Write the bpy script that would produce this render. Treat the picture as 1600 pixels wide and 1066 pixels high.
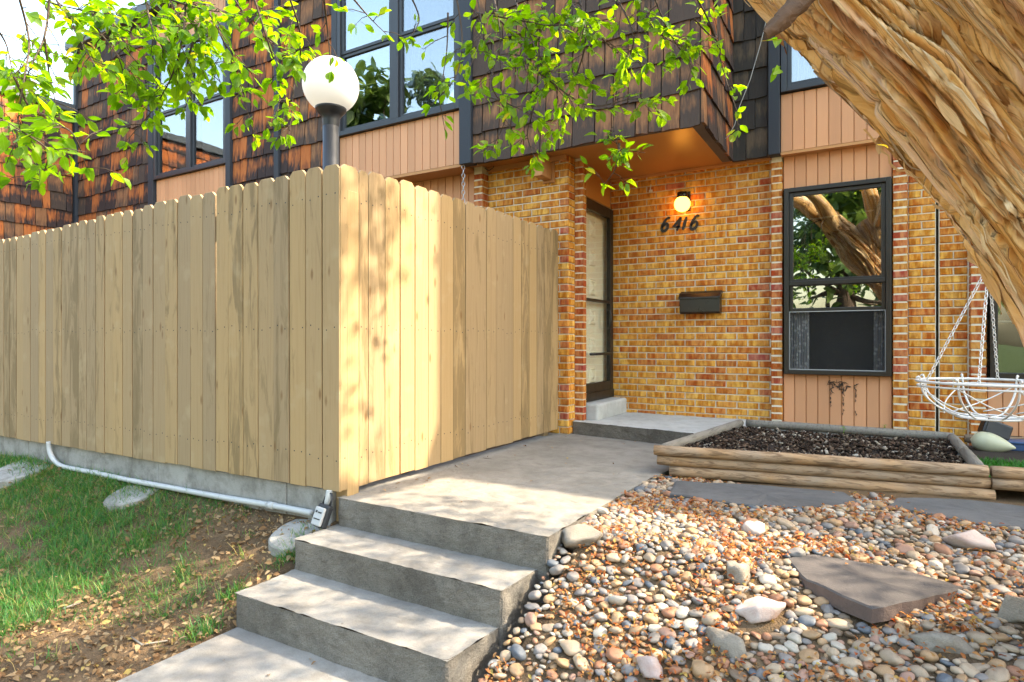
import bpy, math, random
import numpy as np
from mathutils import Vector, Matrix, Quaternion, noise as mnoise

random.seed(7); rng = np.random.default_rng(7)
scene = bpy.context.scene
for o in list(bpy.data.objects): bpy.data.objects.remove(o)
C = scene.collection

# ------------------------------------------------------------------ camera
# world: X along the facade to the right, Y into the building, Z up; upper walkway is Z = 0
CAM = Vector((0, 0, 0.87)); F = 960.0; CX, CY = 800.0, 533.0        # photo pixels (1600 wide)
YAW = math.radians(30.5)
FW = Vector((-math.sin(YAW), math.cos(YAW), 0)); RT = Vector((math.cos(YAW), math.sin(YAW), 0))
cd = bpy.data.cameras.new('camera'); cam = bpy.data.objects.new('camera', cd); C.objects.link(cam)
cam.location = CAM; cam.rotation_euler = (math.radians(90), 0, YAW)
cd.sensor_width = 36; cd.lens = 36 * F / 1600; cd.clip_start = 0.05; cd.clip_end = 2000
scene.camera = cam

# ------------------------------------------------------------------ light
SUN_AZ, SUN_EL = math.radians(29), math.radians(44)                 # azimuth from +X towards +Y
SUND = Vector((math.cos(SUN_AZ) * math.cos(SUN_EL), math.sin(SUN_AZ) * math.cos(SUN_EL), math.sin(SUN_EL)))
w = bpy.data.worlds.new('World'); scene.world = w; w.use_nodes = True
wn = w.node_tree; wn.nodes.clear()
sky = wn.nodes.new('ShaderNodeTexSky'); sky.sky_type = 'NISHITA'; sky.sun_disc = False
sky.sun_elevation = SUN_EL; sky.sun_rotation = math.pi / 2 - SUN_AZ
sky.air_density = 1.8; sky.dust_density = 4.0; sky.ozone_density = 0.8
bg = wn.nodes.new('ShaderNodeBackground'); bg.inputs['Strength'].default_value = 0.15
wo = wn.nodes.new('ShaderNodeOutputWorld')
wn.links.new(sky.outputs[0], bg.inputs[0]); wn.links.new(bg.outputs[0], wo.inputs[0])
sl = bpy.data.lights.new('sun', 'SUN'); sl.energy = 2.7; sl.angle = math.radians(0.6); sl.color = (1, 0.84, 0.62)
so = bpy.data.objects.new('sun', sl); C.objects.link(so); so.location = SUND * 30
so.rotation_euler = SUND.to_track_quat('Z', 'Y').to_euler()
scene.view_settings.view_transform = 'Standard'; scene.view_settings.look = 'None'
scene.view_settings.exposure = 2.68; scene.view_settings.gamma = 1
scene.view_settings.use_curve_mapping = False

try:
    cy = scene.cycles; cy.max_bounces = 5; cy.diffuse_bounces = 3; cy.glossy_bounces = 2; cy.transmission_bounces = 3; cy.transparent_max_bounces = 6; cy.caustics_reflective = False; cy.caustics_refractive = False
except Exception: pass

# ------------------------------------------------------------------ pixel -> place
def ray(px, py): return FW + RT * ((px - CX) / F) + Vector((0, 0, (CY - py) / F))
def P(px, py, t): return CAM + ray(px, py) * t
def PY(px, py, Y): d = ray(px, py); return CAM + d * (Y / d.y)       # on a plane parallel to the facade
def PX(px, py, X): d = ray(px, py); return CAM + d * (X / d.x)
def PZ(px, py, Z): d = ray(px, py); return CAM + d * ((Z - CAM.z) / d.z)
def proj(p):
    v = Vector(p) - CAM; t = v.dot(FW)
    if t < 0.05: return None
    return CX + F * v.dot(RT) / t, CY - F * v.z / t, t
def lerp(a, b, f): return a + (b - a) * f
def sst(a, b, x): f = min(1, max(0, (x - a) / (b - a))); return f * f * (3 - 2 * f)

def zg(x, y):                                                        # terrain height
    if x < -2.58:
        if y > 2.64: return -0.03
        z = -0.15 - 0.33 * min(max(2.5 - y, 0), 0.75) / 0.75
        if y < 1.75: z -= 0.05 * min(1.75 - y, 4)
        return z + 0.018 * mnoise.noise(Vector((x * 1.7, y * 1.7, 3)))
    s = -0.02 - 0.49 * min(max(2.66 - y, 0), 0.86) - (0.03 * min(1.8 - y, 3) if y < 1.8 else 0)
    if x < -1.26: return s - 0.17
    f = 0.0 if y > 3.6 else -0.12 * min(3.6 - y, 3.6)
    z = lerp(s, f, sst(-1.2, 0.3, x))
    return z + (0.02 * mnoise.noise(Vector((x * 1.5, y * 1.5, 9))) if y < 3.5 else 0)
def PG(px, py, dz=0):                                                # pixel -> point on the terrain
    d = ray(px, py); t = 0.8
    for i in range(4000):
        p = CAM + d * t
        if p.z <= zg(p.x, p.y) + dz: return p
        t += 0.004
    return p

# ------------------------------------------------------------------ materials
class G:
    def __init__(s, name):
        s.m = bpy.data.materials.new(name); s.m.use_nodes = True; s.t = s.m.node_tree; s.t.nodes.clear()
        s.o = s.t.nodes.new('ShaderNodeOutputMaterial'); s.k = AK.get(name, 1.0)
    def n(s, typ, out=None, props=None, **ins):
        nd = s.t.nodes.new('ShaderNode' + typ)
        for k, v in (props or {}).items(): setattr(nd, k, v)
        for k, v in ins.items(): s.set(nd.inputs[k.replace('_', ' ')], v)
        return nd.outputs[out] if out is not None else nd
    def set(s, sock, v):
        if isinstance(v, bpy.types.NodeSocket): s.t.links.new(v, sock)
        else:
            try: sock.default_value = v
            except Exception: sock.default_value = (*v, 1)
    def obj(s): return s.n('TexCoord', 'Object')
    def uv(s): return s.n('TexCoord', 'UV')
    def geo(s): return s.n('NewGeometry', 'Position')
    def math(s, op, a, b=0.0, c=0.0):
        nd = s.t.nodes.new('ShaderNodeMath'); nd.operation = op
        for i, v in enumerate((a, b, c)): s.set(nd.inputs[i], v)
        return nd.outputs[0]
    def rnd(s): return s.math('FRACT', s.math('ADD', s.n('ObjectInfo', 'Random'), s.n('NewGeometry', 'Random Per Island')))
    def vec(s, v, sc=(1, 1, 1), off=None):
        nd = s.t.nodes.new('ShaderNodeMapping'); s.set(nd.inputs['Vector'], v); nd.inputs['Scale'].default_value = sc
        if off is not None: s.set(nd.inputs['Location'], off)
        return nd.outputs[0]
    def comb(s, f, k=17.0):
        a = s.math('MULTIPLY', f, k); nd = s.t.nodes.new('ShaderNodeCombineXYZ')
        for i in range(3): s.t.links.new(a, nd.inputs[i])
        return nd.outputs[0]
    def noise(s, v, scale=5, detail=4, rough=0.55, dist=0.0, out='Fac'):
        return s.n('TexNoise', out, Vector=v, Scale=scale, Detail=detail, Roughness=rough, Distortion=dist)
    def ramp(s, f, stops, interp='LINEAR'):
        nd = s.t.nodes.new('ShaderNodeValToRGB'); s.set(nd.inputs[0], f); e = nd.color_ramp.elements; nd.color_ramp.interpolation = interp
        while len(e) < len(stops): e.new(0.5)
        for el, (p, c) in zip(e, stops):
            el.position = p; el.color = (*c, 1) if not isinstance(c, (int, float)) else (c, c, c, 1)
        return nd.outputs[0]
    def mix(s, f, a, b, blend='MIX'):
        nd = s.t.nodes.new('ShaderNodeMix'); nd.data_type = 'RGBA'; nd.blend_type = blend
        s.set(nd.inputs[0], f); s.set(nd.inputs[6], a); s.set(nd.inputs[7], b); return nd.outputs[2]
    def hsv(s, c, h=0.5, sa=1.0, v=1.0): return s.n('HueSaturation', 'Color', Hue=h, Saturation=sa, Value=v, Color=c)
    def bump(s, h, strength=0.3, dist=0.01): return s.n('Bump', 'Normal', Strength=strength, Distance=dist, Height=h)
    def alb(s, col, k=None):
        k = s.k if k is None else k
        if isinstance(col, bpy.types.NodeSocket): return s.hsv(col, 0.5, 1.0, k) if k != 1 else col
        return (*(c * k for c in col[:3]), 1)
    def bsdf(s, col, rough=0.7, bump=None, spec=0.3, metal=0.0, **k):
        nd = s.n('BsdfPrincipled', None, None, Base_Color=s.alb(col), Roughness=rough, Metallic=metal, Specular_IOR_Level=spec)
        if bump is not None: s.t.links.new(bump, nd.inputs['Normal'])
        for kk, v in k.items(): s.set(nd.inputs[kk.replace('_', ' ')], v)
        return nd.outputs[0]
    def done(s, sh): s.t.links.new(sh, s.o.inputs[0]); return s.m

MT = {}
# albedo of each paint and surface relative to the colours below
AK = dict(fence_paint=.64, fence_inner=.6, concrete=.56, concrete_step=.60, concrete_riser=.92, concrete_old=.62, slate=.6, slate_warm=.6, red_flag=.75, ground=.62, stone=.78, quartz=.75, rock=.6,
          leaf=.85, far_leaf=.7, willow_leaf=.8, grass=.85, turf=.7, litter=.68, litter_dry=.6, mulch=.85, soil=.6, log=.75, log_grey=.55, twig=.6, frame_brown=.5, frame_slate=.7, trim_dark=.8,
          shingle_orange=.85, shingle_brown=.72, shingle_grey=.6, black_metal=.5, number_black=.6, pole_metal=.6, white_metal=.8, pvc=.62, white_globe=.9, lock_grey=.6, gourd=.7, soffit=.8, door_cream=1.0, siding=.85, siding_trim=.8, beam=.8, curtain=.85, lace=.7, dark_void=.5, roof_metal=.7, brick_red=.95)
def simple(name, col, rough=0.6, metal=0.0, var=0.12, scale=14, bump=0.1, spec=0.4):
    g = G(name); v = g.obj(); nz = g.noise(v, scale, 5)
    c = g.mix(nz, tuple(x * (1 - var) for x in col), tuple(min(1, x * (1 + var)) for x in col))
    f = g.noise(v, scale * 8, 3)
    MT[name] = g.done(g.bsdf(c, g.ramp(nz, [(0.3, rough * 0.85), (0.7, min(1, rough * 1.15))]), g.bump(f, bump, 0.004), spec, metal)); return MT[name]

def mk_brick(name, stops):
    g = G(name); r = g.rnd(); v = g.vec(g.obj(), (1, 1, 1), g.comb(r))
    base = g.ramp(r, stops)
    n1 = g.noise(v, 14, 5, 0.6); n2 = g.noise(v, 90, 3, 0.6)
    st = g.noise(g.vec(v, (30, 30, 5)), 1.0, 3)
    bl = g.noise(g.vec(v, (24, 24, 9)), 1.0, 2, 0.5)
    c = g.mix(g.ramp(bl, [(0.40, 0), (0.60, 1)]), base, g.hsv(base, 0.478, 1.15, 0.72))
    c = g.mix(g.math('MULTIPLY', g.ramp(n1, [(0.46, 0), (0.66, 1)]), 0.8), c, g.hsv(base, 0.487, 1.12, 0.6))
    c = g.mix(g.math('MULTIPLY', g.ramp(st, [(0.48, 0), (0.62, 1)]), 0.6), c, g.hsv(base, 0.512, 1.0, 1.35))
    c = g.mix(g.math('MULTIPLY', g.ramp(n2, [(0.58, 0), (0.66, 1)]), 0.45), c, g.hsv(c, 0.5, 0.8, 0.5))
    MT[name] = g.done(g.bsdf(c, 0.72, g.bump(g.math('ADD', n1, n2), 0.5, 0.004), 0.3))
mk_brick('brick', [(0, (0.54, 0.22, 0.04)), (0.2, (0.64, 0.315, 0.06)), (0.5, (0.66, 0.36, 0.085)), (0.75, (0.63, 0.295, 0.055)), (0.92, (0.54, 0.20, 0.045)), (1, (0.44, 0.15, 0.04))])
mk_brick('brick_red', [(0, (0.50, 0.20, 0.05)), (0.35, (0.56, 0.28, 0.07)), (0.65, (0.48, 0.17, 0.05)), (0.9, (0.48, 0.17, 0.075)), (1, (0.42, 0.14, 0.09))])

g = G('mortar'); v = g.obj(); n1 = g.noise(v, 3, 5); n2 = g.noise(v, 160, 3)
c = g.mix(n1, (0.68, 0.60, 0.46), (0.88, 0.81, 0.66)); c = g.mix(g.math('MULTIPLY', n2, 0.5), c, (0.35, 0.31, 0.25))
MT['mortar'] = g.done(g.bsdf(c, 0.9, g.bump(n2, 0.6, 0.004), 0.2))

def mk_shingle(name, cA, cB, dark, lo, hi):
    g = G(name); r = g.rnd(); uv = g.uv()
    v = g.vec(uv, (1, 1, 1), g.comb(r, 31))
    sep = g.n('SeparateXYZ', None, None, Vector=uv)
    gx = g.noise(g.vec(v, (26, 1.5, 1)), 1.0, 3, 0.6)                    # flame shaped streaks
    fine = g.noise(g.vec(v, (170, 3.0, 1)), 1.0, 3, 0.6)
    band = g.ramp(sep.outputs[1], [(0.0, 0.0), (0.22, 0.12), (0.55, 0.8), (0.82, 0.75), (1.0, 0.25)])
    h = g.math('ADD', g.math('MULTIPLY', band, 0.38), g.math('MULTIPLY', gx, 1.05))
    h = g.math('ADD', h, g.math('MULTIPLY', g.math('SUBTRACT', r, 0.5), 0.58))
    f = g.ramp(h, [(lo, 0), (hi, 1)])
    warm = g.mix(gx, cA, cB)
    d2 = g.mix(fine, dark, tuple(x * 2.3 for x in dark))
    c = g.mix(f, d2, warm); c = g.mix(g.math('MULTIPLY', g.ramp(fine, [(0.5, 0), (0.7, 1)]), 0.45), c, g.hsv(c, 0.5, 0.9, 0.45))
    MT[name] = g.done(g.bsdf(c, 0.85, g.bump(fine, 0.8, 0.006), 0.2))
mk_shingle('shingle_orange', (0.42, 0.09, 0.022), (0.58, 0.22, 0.065), (0.034, 0.024, 0.023), 0.56, 0.94)
mk_shingle('shingle_brown', (0.26, 0.09, 0.035), (0.46, 0.25, 0.125), (0.062, 0.044, 0.036), 0.60, 1.04)
mk_shingle('shingle_grey', (0.13, 0.09, 0.06), (0.22, 0.17, 0.12), (0.045, 0.040, 0.036), 0.72, 1.2)

def mk_paint(name, col, dirt=0.25, grain=1.0):
    g = G(name); r = g.rnd(); v = g.vec(g.obj(), (1, 1, 1), g.comb(r, 9))
    gr = g.noise(g.vec(v, (60, 60, 2.2)), 1.0, 4, 0.6, 1.5); big = g.noise(v, 1.3, 4)
    k = g.math('MULTIPLY', g.math('SUBTRACT', r, 0.5), 0.22)
    c = g.hsv((*col, 1), 0.5, 1.0, g.math('ADD', 1.0, k))
    c = g.mix(g.math('MULTIPLY', g.ramp(gr, [(0.52, 0), (0.75, 1)]), dirt), c, g.hsv(c, 0.49, 1.0, 0.62))
    c = g.mix(g.math('MULTIPLY', g.ramp(big, [(0.5, 0), (0.75, 1)]), dirt), c, g.hsv(c, 0.5, 0.8, 0.75))
    MT[name] = g.done(g.bsdf(c, 0.62, g.bump(gr, 0.25 * grain, 0.004), 0.35))
mk_paint('siding', (0.72, 0.355, 0.18), 0.12); mk_paint('siding_trim', (0.60, 0.29, 0.11), 0.15)
mk_paint('trim_dark', (0.036, 0.042, 0.055), 0.3); mk_paint('beam', (0.62, 0.30, 0.115), 0.3)
mk_paint('fence_inner', (0.42, 0.29, 0.15), 0.4)
g = G('soffit'); v = g.obj(); n = g.noise(v, 2, 4)
MT['soffit'] = g.done(g.bsdf(g.mix(n, (0.50, 0.215, 0.05), (0.58, 0.27, 0.075)), 0.32, g.bump(g.noise(v, 40, 3), 0.05, 0.003), 0.5))

# painted fence pickets: thick tan stain, knots, weathered streaks
g = G('fence_paint'); r = g.rnd(); v = g.vec(g.obj(), (1, 1, 1), g.comb(r, 23))
gr = g.noise(g.vec(v, (75, 75, 1.6)), 1.0, 5, 0.62, 1.2); blot = g.noise(g.vec(v, (13, 13, 2.0)), 1.0, 5, 0.65, 0.8)
kn = g.n('TexVoronoi', 'Distance', Vector=g.vec(v, (9, 9, 3.1)), Scale=1.0, Randomness=1.0)
k = g.math('MULTIPLY', g.math('SUBTRACT', r, 0.5), 0.30)
base = g.hsv((0.53, 0.365, 0.185, 1), 0.5, g.math('ADD', 0.98, g.math('MULTIPLY', k, 0.5)), g.math('ADD', 1.0, k))
wthr = g.math('ADD', blot, g.math('MULTIPLY', g.math('SUBTRACT', g.math('FRACT', g.math('MULTIPLY', r, 7.3)), 0.55), 0.34))
c = g.mix(g.math('MULTIPLY', g.ramp(wthr, [(0.54, 0), (0.68, 1)]), 0.72), base, (0.26, 0.18, 0.085, 1))
c = g.mix(g.math('MULTIPLY', g.ramp(gr, [(0.5, 0), (0.72, 1)]), 0.4), c, g.hsv(c, 0.49, 1.1, 0.62))
c = g.mix(g.math('MULTIPLY', g.ramp(kn, [(0.05, 1), (0.13, 0)]), 0.75), c, (0.24, 0.12, 0.04, 1))
c = g.mix(g.math('MULTIPLY', g.ramp(g.noise(v, 5, 3), [(0.6, 0), (0.75, 1)]), 0.35), c, (0.70, 0.55, 0.33, 1))
MT['fence_paint'] = g.done(g.bsdf(c, 0.68, g.bump(g.math('ADD', gr, g.math('MULTIPLY', blot, 0.6)), 0.5, 0.005), 0.3))

def mk_concrete(name, a, b, dirt, ds=0.5, bmp=0.35, agg=0.3):
    g = G(name); v = g.geo(); n1 = g.noise(v, 1.6, 6, 0.62); n2 = g.noise(v, 9, 5, 0.65); n3 = g.noise(v, 170, 3, 0.6)
    c = g.mix(g.ramp(n1, [(0.32, 0), (0.68, 1)]), a, b)
    n0 = g.noise(v, 3.7, 6, 0.7, 0.6); c = g.mix(g.math('MULTIPLY', g.ramp(n0, [(0.52, 0), (0.64, 1)]), ds * 0.6), c, dirt)
    c = g.mix(g.math('MULTIPLY', g.ramp(n2, [(0.45, 0), (0.72, 1)]), ds), c, dirt)
    c = g.mix(g.math('MULTIPLY', g.ramp(n3, [(0.5, 0), (0.68, 1)]), agg), c, g.hsv(c, 0.5, 1, 0.5))
    c = g.mix(g.math('MULTIPLY', g.ramp(n3, [(0.32, 1), (0.42, 0)]), agg * 0.6), c, g.hsv(c, 0.5, 0.8, 1.5))
    vo = g.n('TexVoronoi', 'Distance', Vector=g.vec(v, (1, 1, 1)), Scale=6.0)
    c = g.mix(g.math('MULTIPLY', g.ramp(vo, [(0.02, 1), (0.05, 0)]), 0.5), c, (0.09, 0.07, 0.055, 1))
    MT[name] = g.done(g.bsdf(c, 0.9, g.bump(g.math('ADD', n3, n2), bmp, 0.006), 0.25))
mk_concrete('concrete', (0.34, 0.32, 0.285), (0.50, 0.465, 0.41), (0.24, 0.21, 0.17), 0.5)
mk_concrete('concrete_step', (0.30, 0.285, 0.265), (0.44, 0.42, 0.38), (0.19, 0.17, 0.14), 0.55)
mk_concrete('concrete_riser', (0.15, 0.135, 0.115), (0.24, 0.22, 0.19), (0.075, 0.065, 0.055), 0.6, 0.9, 0.75)  # darker than the treads: coarse aggregate, dirt, and shade put into the colour
mk_concrete('concrete_old', (0.40, 0.39, 0.36), (0.56, 0.54, 0.50), (0.18, 0.165, 0.14), 0.7, 0.6, 0.3)
mk_concrete('concrete_pale', (0.40, 0.41, 0.40), (0.50, 0.50, 0.48), (0.27, 0.26, 0.24), 0.45, 0.3, 0.2)
mk_concrete('slate', (0.12, 0.125, 0.135), (0.20, 0.20, 0.205), (0.09, 0.085, 0.085), 0.5, 0.5, 0.15)
mk_concrete('slate_warm', (0.115, 0.105, 0.105), (0.17, 0.15, 0.145), (0.08, 0.075, 0.075), 0.5, 0.5, 0.15)
mk_concrete('red_flag', (0.14, 0.10, 0.09), (0.20, 0.145, 0.125), (0.09, 0.075, 0.07), 0.5, 0.5, 0.15)

# ground: dry soil on the left bank, dark soil under the stones
g = G('ground'); v = g.geo(); n1 = g.noise(v, 1.8, 6, 0.6); n2 = g.noise(v, 22, 5, 0.7); n3 = g.noise(v, 130, 3, 0.6)
c = g.mix(g.ramp(n1, [(0.35, 0), (0.65, 1)]), (0.13, 0.09, 0.055), (0.30, 0.20, 0.115))
c = g.mix(g.math('MULTIPLY', g.ramp(n2, [(0.5, 0), (0.7, 1)]), 0.55), c, (0.075, 0.052, 0.033))
c = g.mix(g.math('MULTIPLY', g.ramp(n3, [(0.58, 0), (0.66, 1)]), 0.5), c, (0.38, 0.28, 0.17))
far = g.ramp(g.n('VectorMath', 'Value', {'operation': 'LENGTH'}, Vector=v), [(0.1, 0), (0.16, 1)])
dist = g.n('VectorMath', 'Value', {'operation': 'LENGTH'}, Vector=g.vec(v, (0.02, 0.02, 0.02)))
c = g.mix(g.ramp(dist, [(0.12, 0), (0.22, 1)]), c, g.mix(n1, (0.045, 0.08, 0.02), (0.10, 0.12, 0.035)))
MT['ground'] = g.done(g.bsdf(c, 0.95, g.bump(g.math('ADD', n2, n3), 0.8, 0.02), 0.1))

g = G('stone'); r = g.rnd(); v = g.vec(g.obj(), (1, 1, 1), g.comb(r, 13))
pal = g.ramp(r, [(0.0, (0.31, 0.28, 0.26)), (0.12, (0.46, 0.36, 0.26)), (0.26, (0.50, 0.33, 0.19)), (0.38, (0.25, 0.235, 0.23)), (0.45, (0.14, 0.16, 0.19)), (0.50, (0.54, 0.42, 0.30)), (0.64, (0.40, 0.21, 0.13)), (0.74, (0.36, 0.31, 0.26)), (0.80, (0.58, 0.52, 0.44)), (0.90, (0.45, 0.28, 0.21)), (0.94, (0.23, 0.17, 0.12)), (1.0, (0.38, 0.36, 0.33))], 'CONSTANT')
n1 = g.noise(v, 22, 5, 0.65); n2 = g.noise(v, 160, 3); wv = g.noise(g.vec(v, (20, 70, 110)), 1.0, 3, 0.5, 0.6)
c = g.mix(g.ramp(n1, [(0.35, 0), (0.7, 1)]), g.hsv(pal, 0.5, 1.15, 0.62), g.hsv(pal, 0.5, 1.0, 1.02))
c = g.mix(g.math('MULTIPLY', g.ramp(wv, [(0.55, 0), (0.68, 1)]), 0.4), c, g.hsv(pal, 0.49, 0.9, 0.6))
c = g.mix(g.math('MULTIPLY', g.ramp(n2, [(0.55, 0), (0.7, 1)]), 0.35), c, g.hsv(c, 0.5, 1, 0.55))
MT['stone'] = g.done(g.bsdf(c, 0.62, g.bump(n2, 0.2, 0.003), 0.4))
mk_concrete('quartz', (0.52, 0.40, 0.36), (0.62, 0.56, 0.52), (0.42, 0.17, 0.10), 0.45, 0.4, 0.12)
mk_concrete('rock', (0.34, 0.29, 0.23), (0.46, 0.41, 0.34), (0.20, 0.165, 0.13), 0.5, 0.7, 0.2)

def mk_leafy(name, stops, trans, rough=0.45, spec=0.35):
    g = G(name); r = g.rnd(); col = g.ramp(r, stops)
    uv = g.uv(); sep = g.n('SeparateXYZ', None, None, Vector=uv)
    rib = g.ramp(g.math('ABSOLUTE', g.math('SUBTRACT', sep.outputs[0], 0.5)), [(0.0, 1), (0.06, 0)])
    col = g.mix(g.math('MULTIPLY', rib, 0.35), col, g.hsv(col, 0.49, 0.85, 1.4))
    d = g.bsdf(col, rough, None, spec)
    t = g.n('BsdfTranslucent', 0, None, Color=g.alb(g.hsv(col, 0.487, 1.1, 2.4)))
    mx = g.n('MixShader', None); g.set(mx.inputs[0], trans); g.t.links.new(d, mx.inputs[1]); g.t.links.new(t, mx.inputs[2])
    MT[name] = g.done(mx.outputs[0])
mk_leafy('leaf', [(0, (0.09, 0.20, 0.012)), (0.4, (0.13, 0.26, 0.015)), (0.8, (0.17, 0.31, 0.02)), (0.97, (0.23, 0.33, 0.025)), (1, (0.42, 0.32, 0.05))], 0.62)
mk_leafy('far_leaf', [(0, (0.05, 0.10, 0.022)), (1, (0.11, 0.17, 0.035))], 0.35)
mk_leafy('willow_leaf', [(0, (0.10, 0.17, 0.09)), (1, (0.2, 0.29, 0.15))], 0.4)
mk_leafy('grass', [(0, (0.03, 0.13, 0.03)), (0.5, (0.055, 0.20, 0.035)), (0.8, (0.12, 0.21, 0.03)), (0.92, (0.25, 0.24, 0.07)), (1, (0.36, 0.28, 0.12))], 0.35)
mk_leafy('turf', [(0, (0.02, 0.16, 0.012)), (1, (0.05, 0.26, 0.02))], 0.25)
mk_leafy('litter', [(0, (0.36, 0.09, 0.03)), (0.3, (0.46, 0.19, 0.055)), (0.6, (0.50, 0.30, 0.12)), (0.85, (0.45, 0.17, 0.06)), (1, (0.52, 0.42, 0.12))], 0.25, 0.7, 0.2)
mk_leafy('litter_dry', [(0, (0.22, 0.12, 0.055)), (0.5, (0.40, 0.26, 0.13)), (0.85, (0.46, 0.34, 0.20)), (1, (0.50, 0.38, 0.12))], 0.2, 0.8, 0.15)
g = G('mulch'); r = g.rnd()
MT['mulch'] = g.done(g.bsdf(g.ramp(r, [(0, (0.018, 0.013, 0.01)), (0.55, (0.055, 0.034, 0.023)), (0.82, (0.13, 0.085, 0.06)), (0.93, (0.24, 0.19, 0.14)), (1, (0.5, 0.45, 0.38))]), 0.9, None, 0.15))
simple('soil', (0.04, 0.027, 0.02), 0.95, var=0.4, bump=0.8)

# shredding orange bark: long strips along the stem (UV: u around, v along in metres)
g = G('bark'); uv = g.uv(); v = g.vec(uv, (1, 1, 1))
warp = g.noise(g.vec(uv, (5, 2.2, 1)), 1.0, 3, 0.5)
wv = g.n('VectorMath', None, {'operation': 'ADD'}); g.set(wv.inputs[0], uv)
cm = g.t.nodes.new('ShaderNodeCombineXYZ'); g.t.links.new(g.math('MULTIPLY', warp, 0.10), cm.inputs[0]); g.t.links.new(cm.outputs[0], wv.inputs[1])
strip = g.noise(g.vec(wv.outputs[0], (14, .55, 1)), 1.0, 5, 0.62); fib = g.noise(g.vec(wv.outputs[0], (190, 1.6, 1)), 1.0, 4, 0.65)
big = g.noise(g.vec(uv, (3.5, 1.6, 1)), 1.0, 4, 0.6); fl = g.noise(g.vec(wv.outputs[0], (34, 3.5, 1)), 1.0, 4, 0.6)
c = g.ramp(strip, [(0.34, (0.20, 0.08, 0.025)), (0.40, (0.54, 0.26, 0.07)), (0.46, (0.75, 0.44, 0.15)), (0.55, (0.84, 0.60, 0.33)), (0.66, (0.74, 0.55, 0.44))])
c = g.mix(g.math('MULTIPLY', g.ramp(big, [(0.48, 0), (0.62, 1)]), 0.7), c, (0.62, 0.29, 0.06, 1))
bg2 = g.noise(g.vec(uv, (4.5, 1.1, 1), (7, 3, 0)), 1.0, 4, 0.6); c = g.mix(g.math('MULTIPLY', g.ramp(bg2, [(0.54, 0), (0.68, 1)]), 0.6), c, (0.42, 0.33, 0.25, 1))
bg3 = g.noise(g.vec(uv, (6, 1.4, 1), (1, 13, 0)), 1.0, 3, 0.5); c = g.mix(g.math('MULTIPLY', g.ramp(bg3, [(0.55, 0), (0.63, 1)]), 0.6), c, (0.78, 0.54, 0.38, 1))
c = g.mix(g.math('MULTIPLY', g.ramp(fl, [(0.6, 0), (0.68, 1)]), 0.45), c, (0.76, 0.56, 0.34, 1))
c = g.mix(g.math('MULTIPLY', g.ramp(fib, [(0.53, 0), (0.62, 1)]), 0.8), c, g.hsv(c, 0.49, 1.1, 0.30))
MT['bark'] = g.done(g.bsdf(c, 0.75, g.bump(g.math('ADD', fib, g.math('MULTIPLY', fl, .6)), 0.9, 0.008), 0.25))
g = G('bark_strip'); r = g.rnd(); v = g.vec(g.uv(), (1, 1, 1), g.comb(r, 13)); fib = g.noise(g.vec(v, (200, 2.5, 1)), 1, 4, 0.6)
c = g.ramp(r, [(0, (0.26, 0.11, 0.035)), (0.25, (0.48, 0.26, 0.085)), (0.55, (0.64, 0.41, 0.18)), (0.85, (0.72, 0.54, 0.32)), (1, (0.46, 0.37, 0.26))])
c = g.mix(g.math('MULTIPLY', g.ramp(fib, [(0.48, 0), (0.68, 1)]), 0.6), c, g.hsv(c, 0.49, 1.1, 0.45))
MT['bark_strip'] = g.done(g.bsdf(c, 0.75, g.bump(fib, 0.6, 0.004), 0.25))
simple('twig', (0.10, 0.065, 0.045), 0.8, var=0.3, bump=0.3)
simple('stub_wood', (0.085, 0.045, 0.022), 0.85, var=0.5, scale=30, bump=0.6)
simple('log_end', (0.30, 0.19, 0.10), 0.85, var=0.3)
g = G('log'); r = g.rnd(); v = g.vec(g.obj(), (1, 1, 1), g.comb(r, 7)); gr = g.noise(g.vec(v, (2.5, 60, 60)), 1, 5, 0.65, 0.8); bl = g.noise(v, 4, 4)
kn = g.n('TexVoronoi', 'Distance', Vector=g.vec(v, (2.2, 14, 14)), Scale=1.0)
c = g.mix(g.ramp(bl, [(0.35, 0), (0.65, 1)]), (0.50, 0.31, 0.16), (0.40, 0.30, 0.21))
c = g.mix(g.math('MULTIPLY', g.ramp(gr, [(0.47, 0), (0.62, 1)]), 0.8), c, (0.15, 0.09, 0.05)); c = g.mix(g.math('MULTIPLY', g.ramp(kn, [(0.05, 1), (0.2, 0)]), 0.7), c, (0.15, 0.08, 0.04))
MT['log'] = g.done(g.bsdf(c, 0.8, g.bump(gr, 0.6, 0.006), 0.25))
g = G('log_grey'); r = g.rnd(); v = g.vec(g.obj(), (1, 1, 1), g.comb(r, 7)); gr = g.noise(g.vec(v, (60, 3, 60)), 1, 5, 0.65, 0.8); bl = g.noise(v, 4, 4)
c = g.mix(bl, (0.30, 0.27, 0.23), (0.46, 0.42, 0.36)); c = g.mix(g.math('MULTIPLY', g.ramp(gr, [(0.5, 0), (0.7, 1)]), 0.7), c, (0.12, 0.10, 0.08))
MT['log_grey'] = g.done(g.bsdf(c, 0.85, g.bump(gr, 0.6, 0.006), 0.2))

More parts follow.
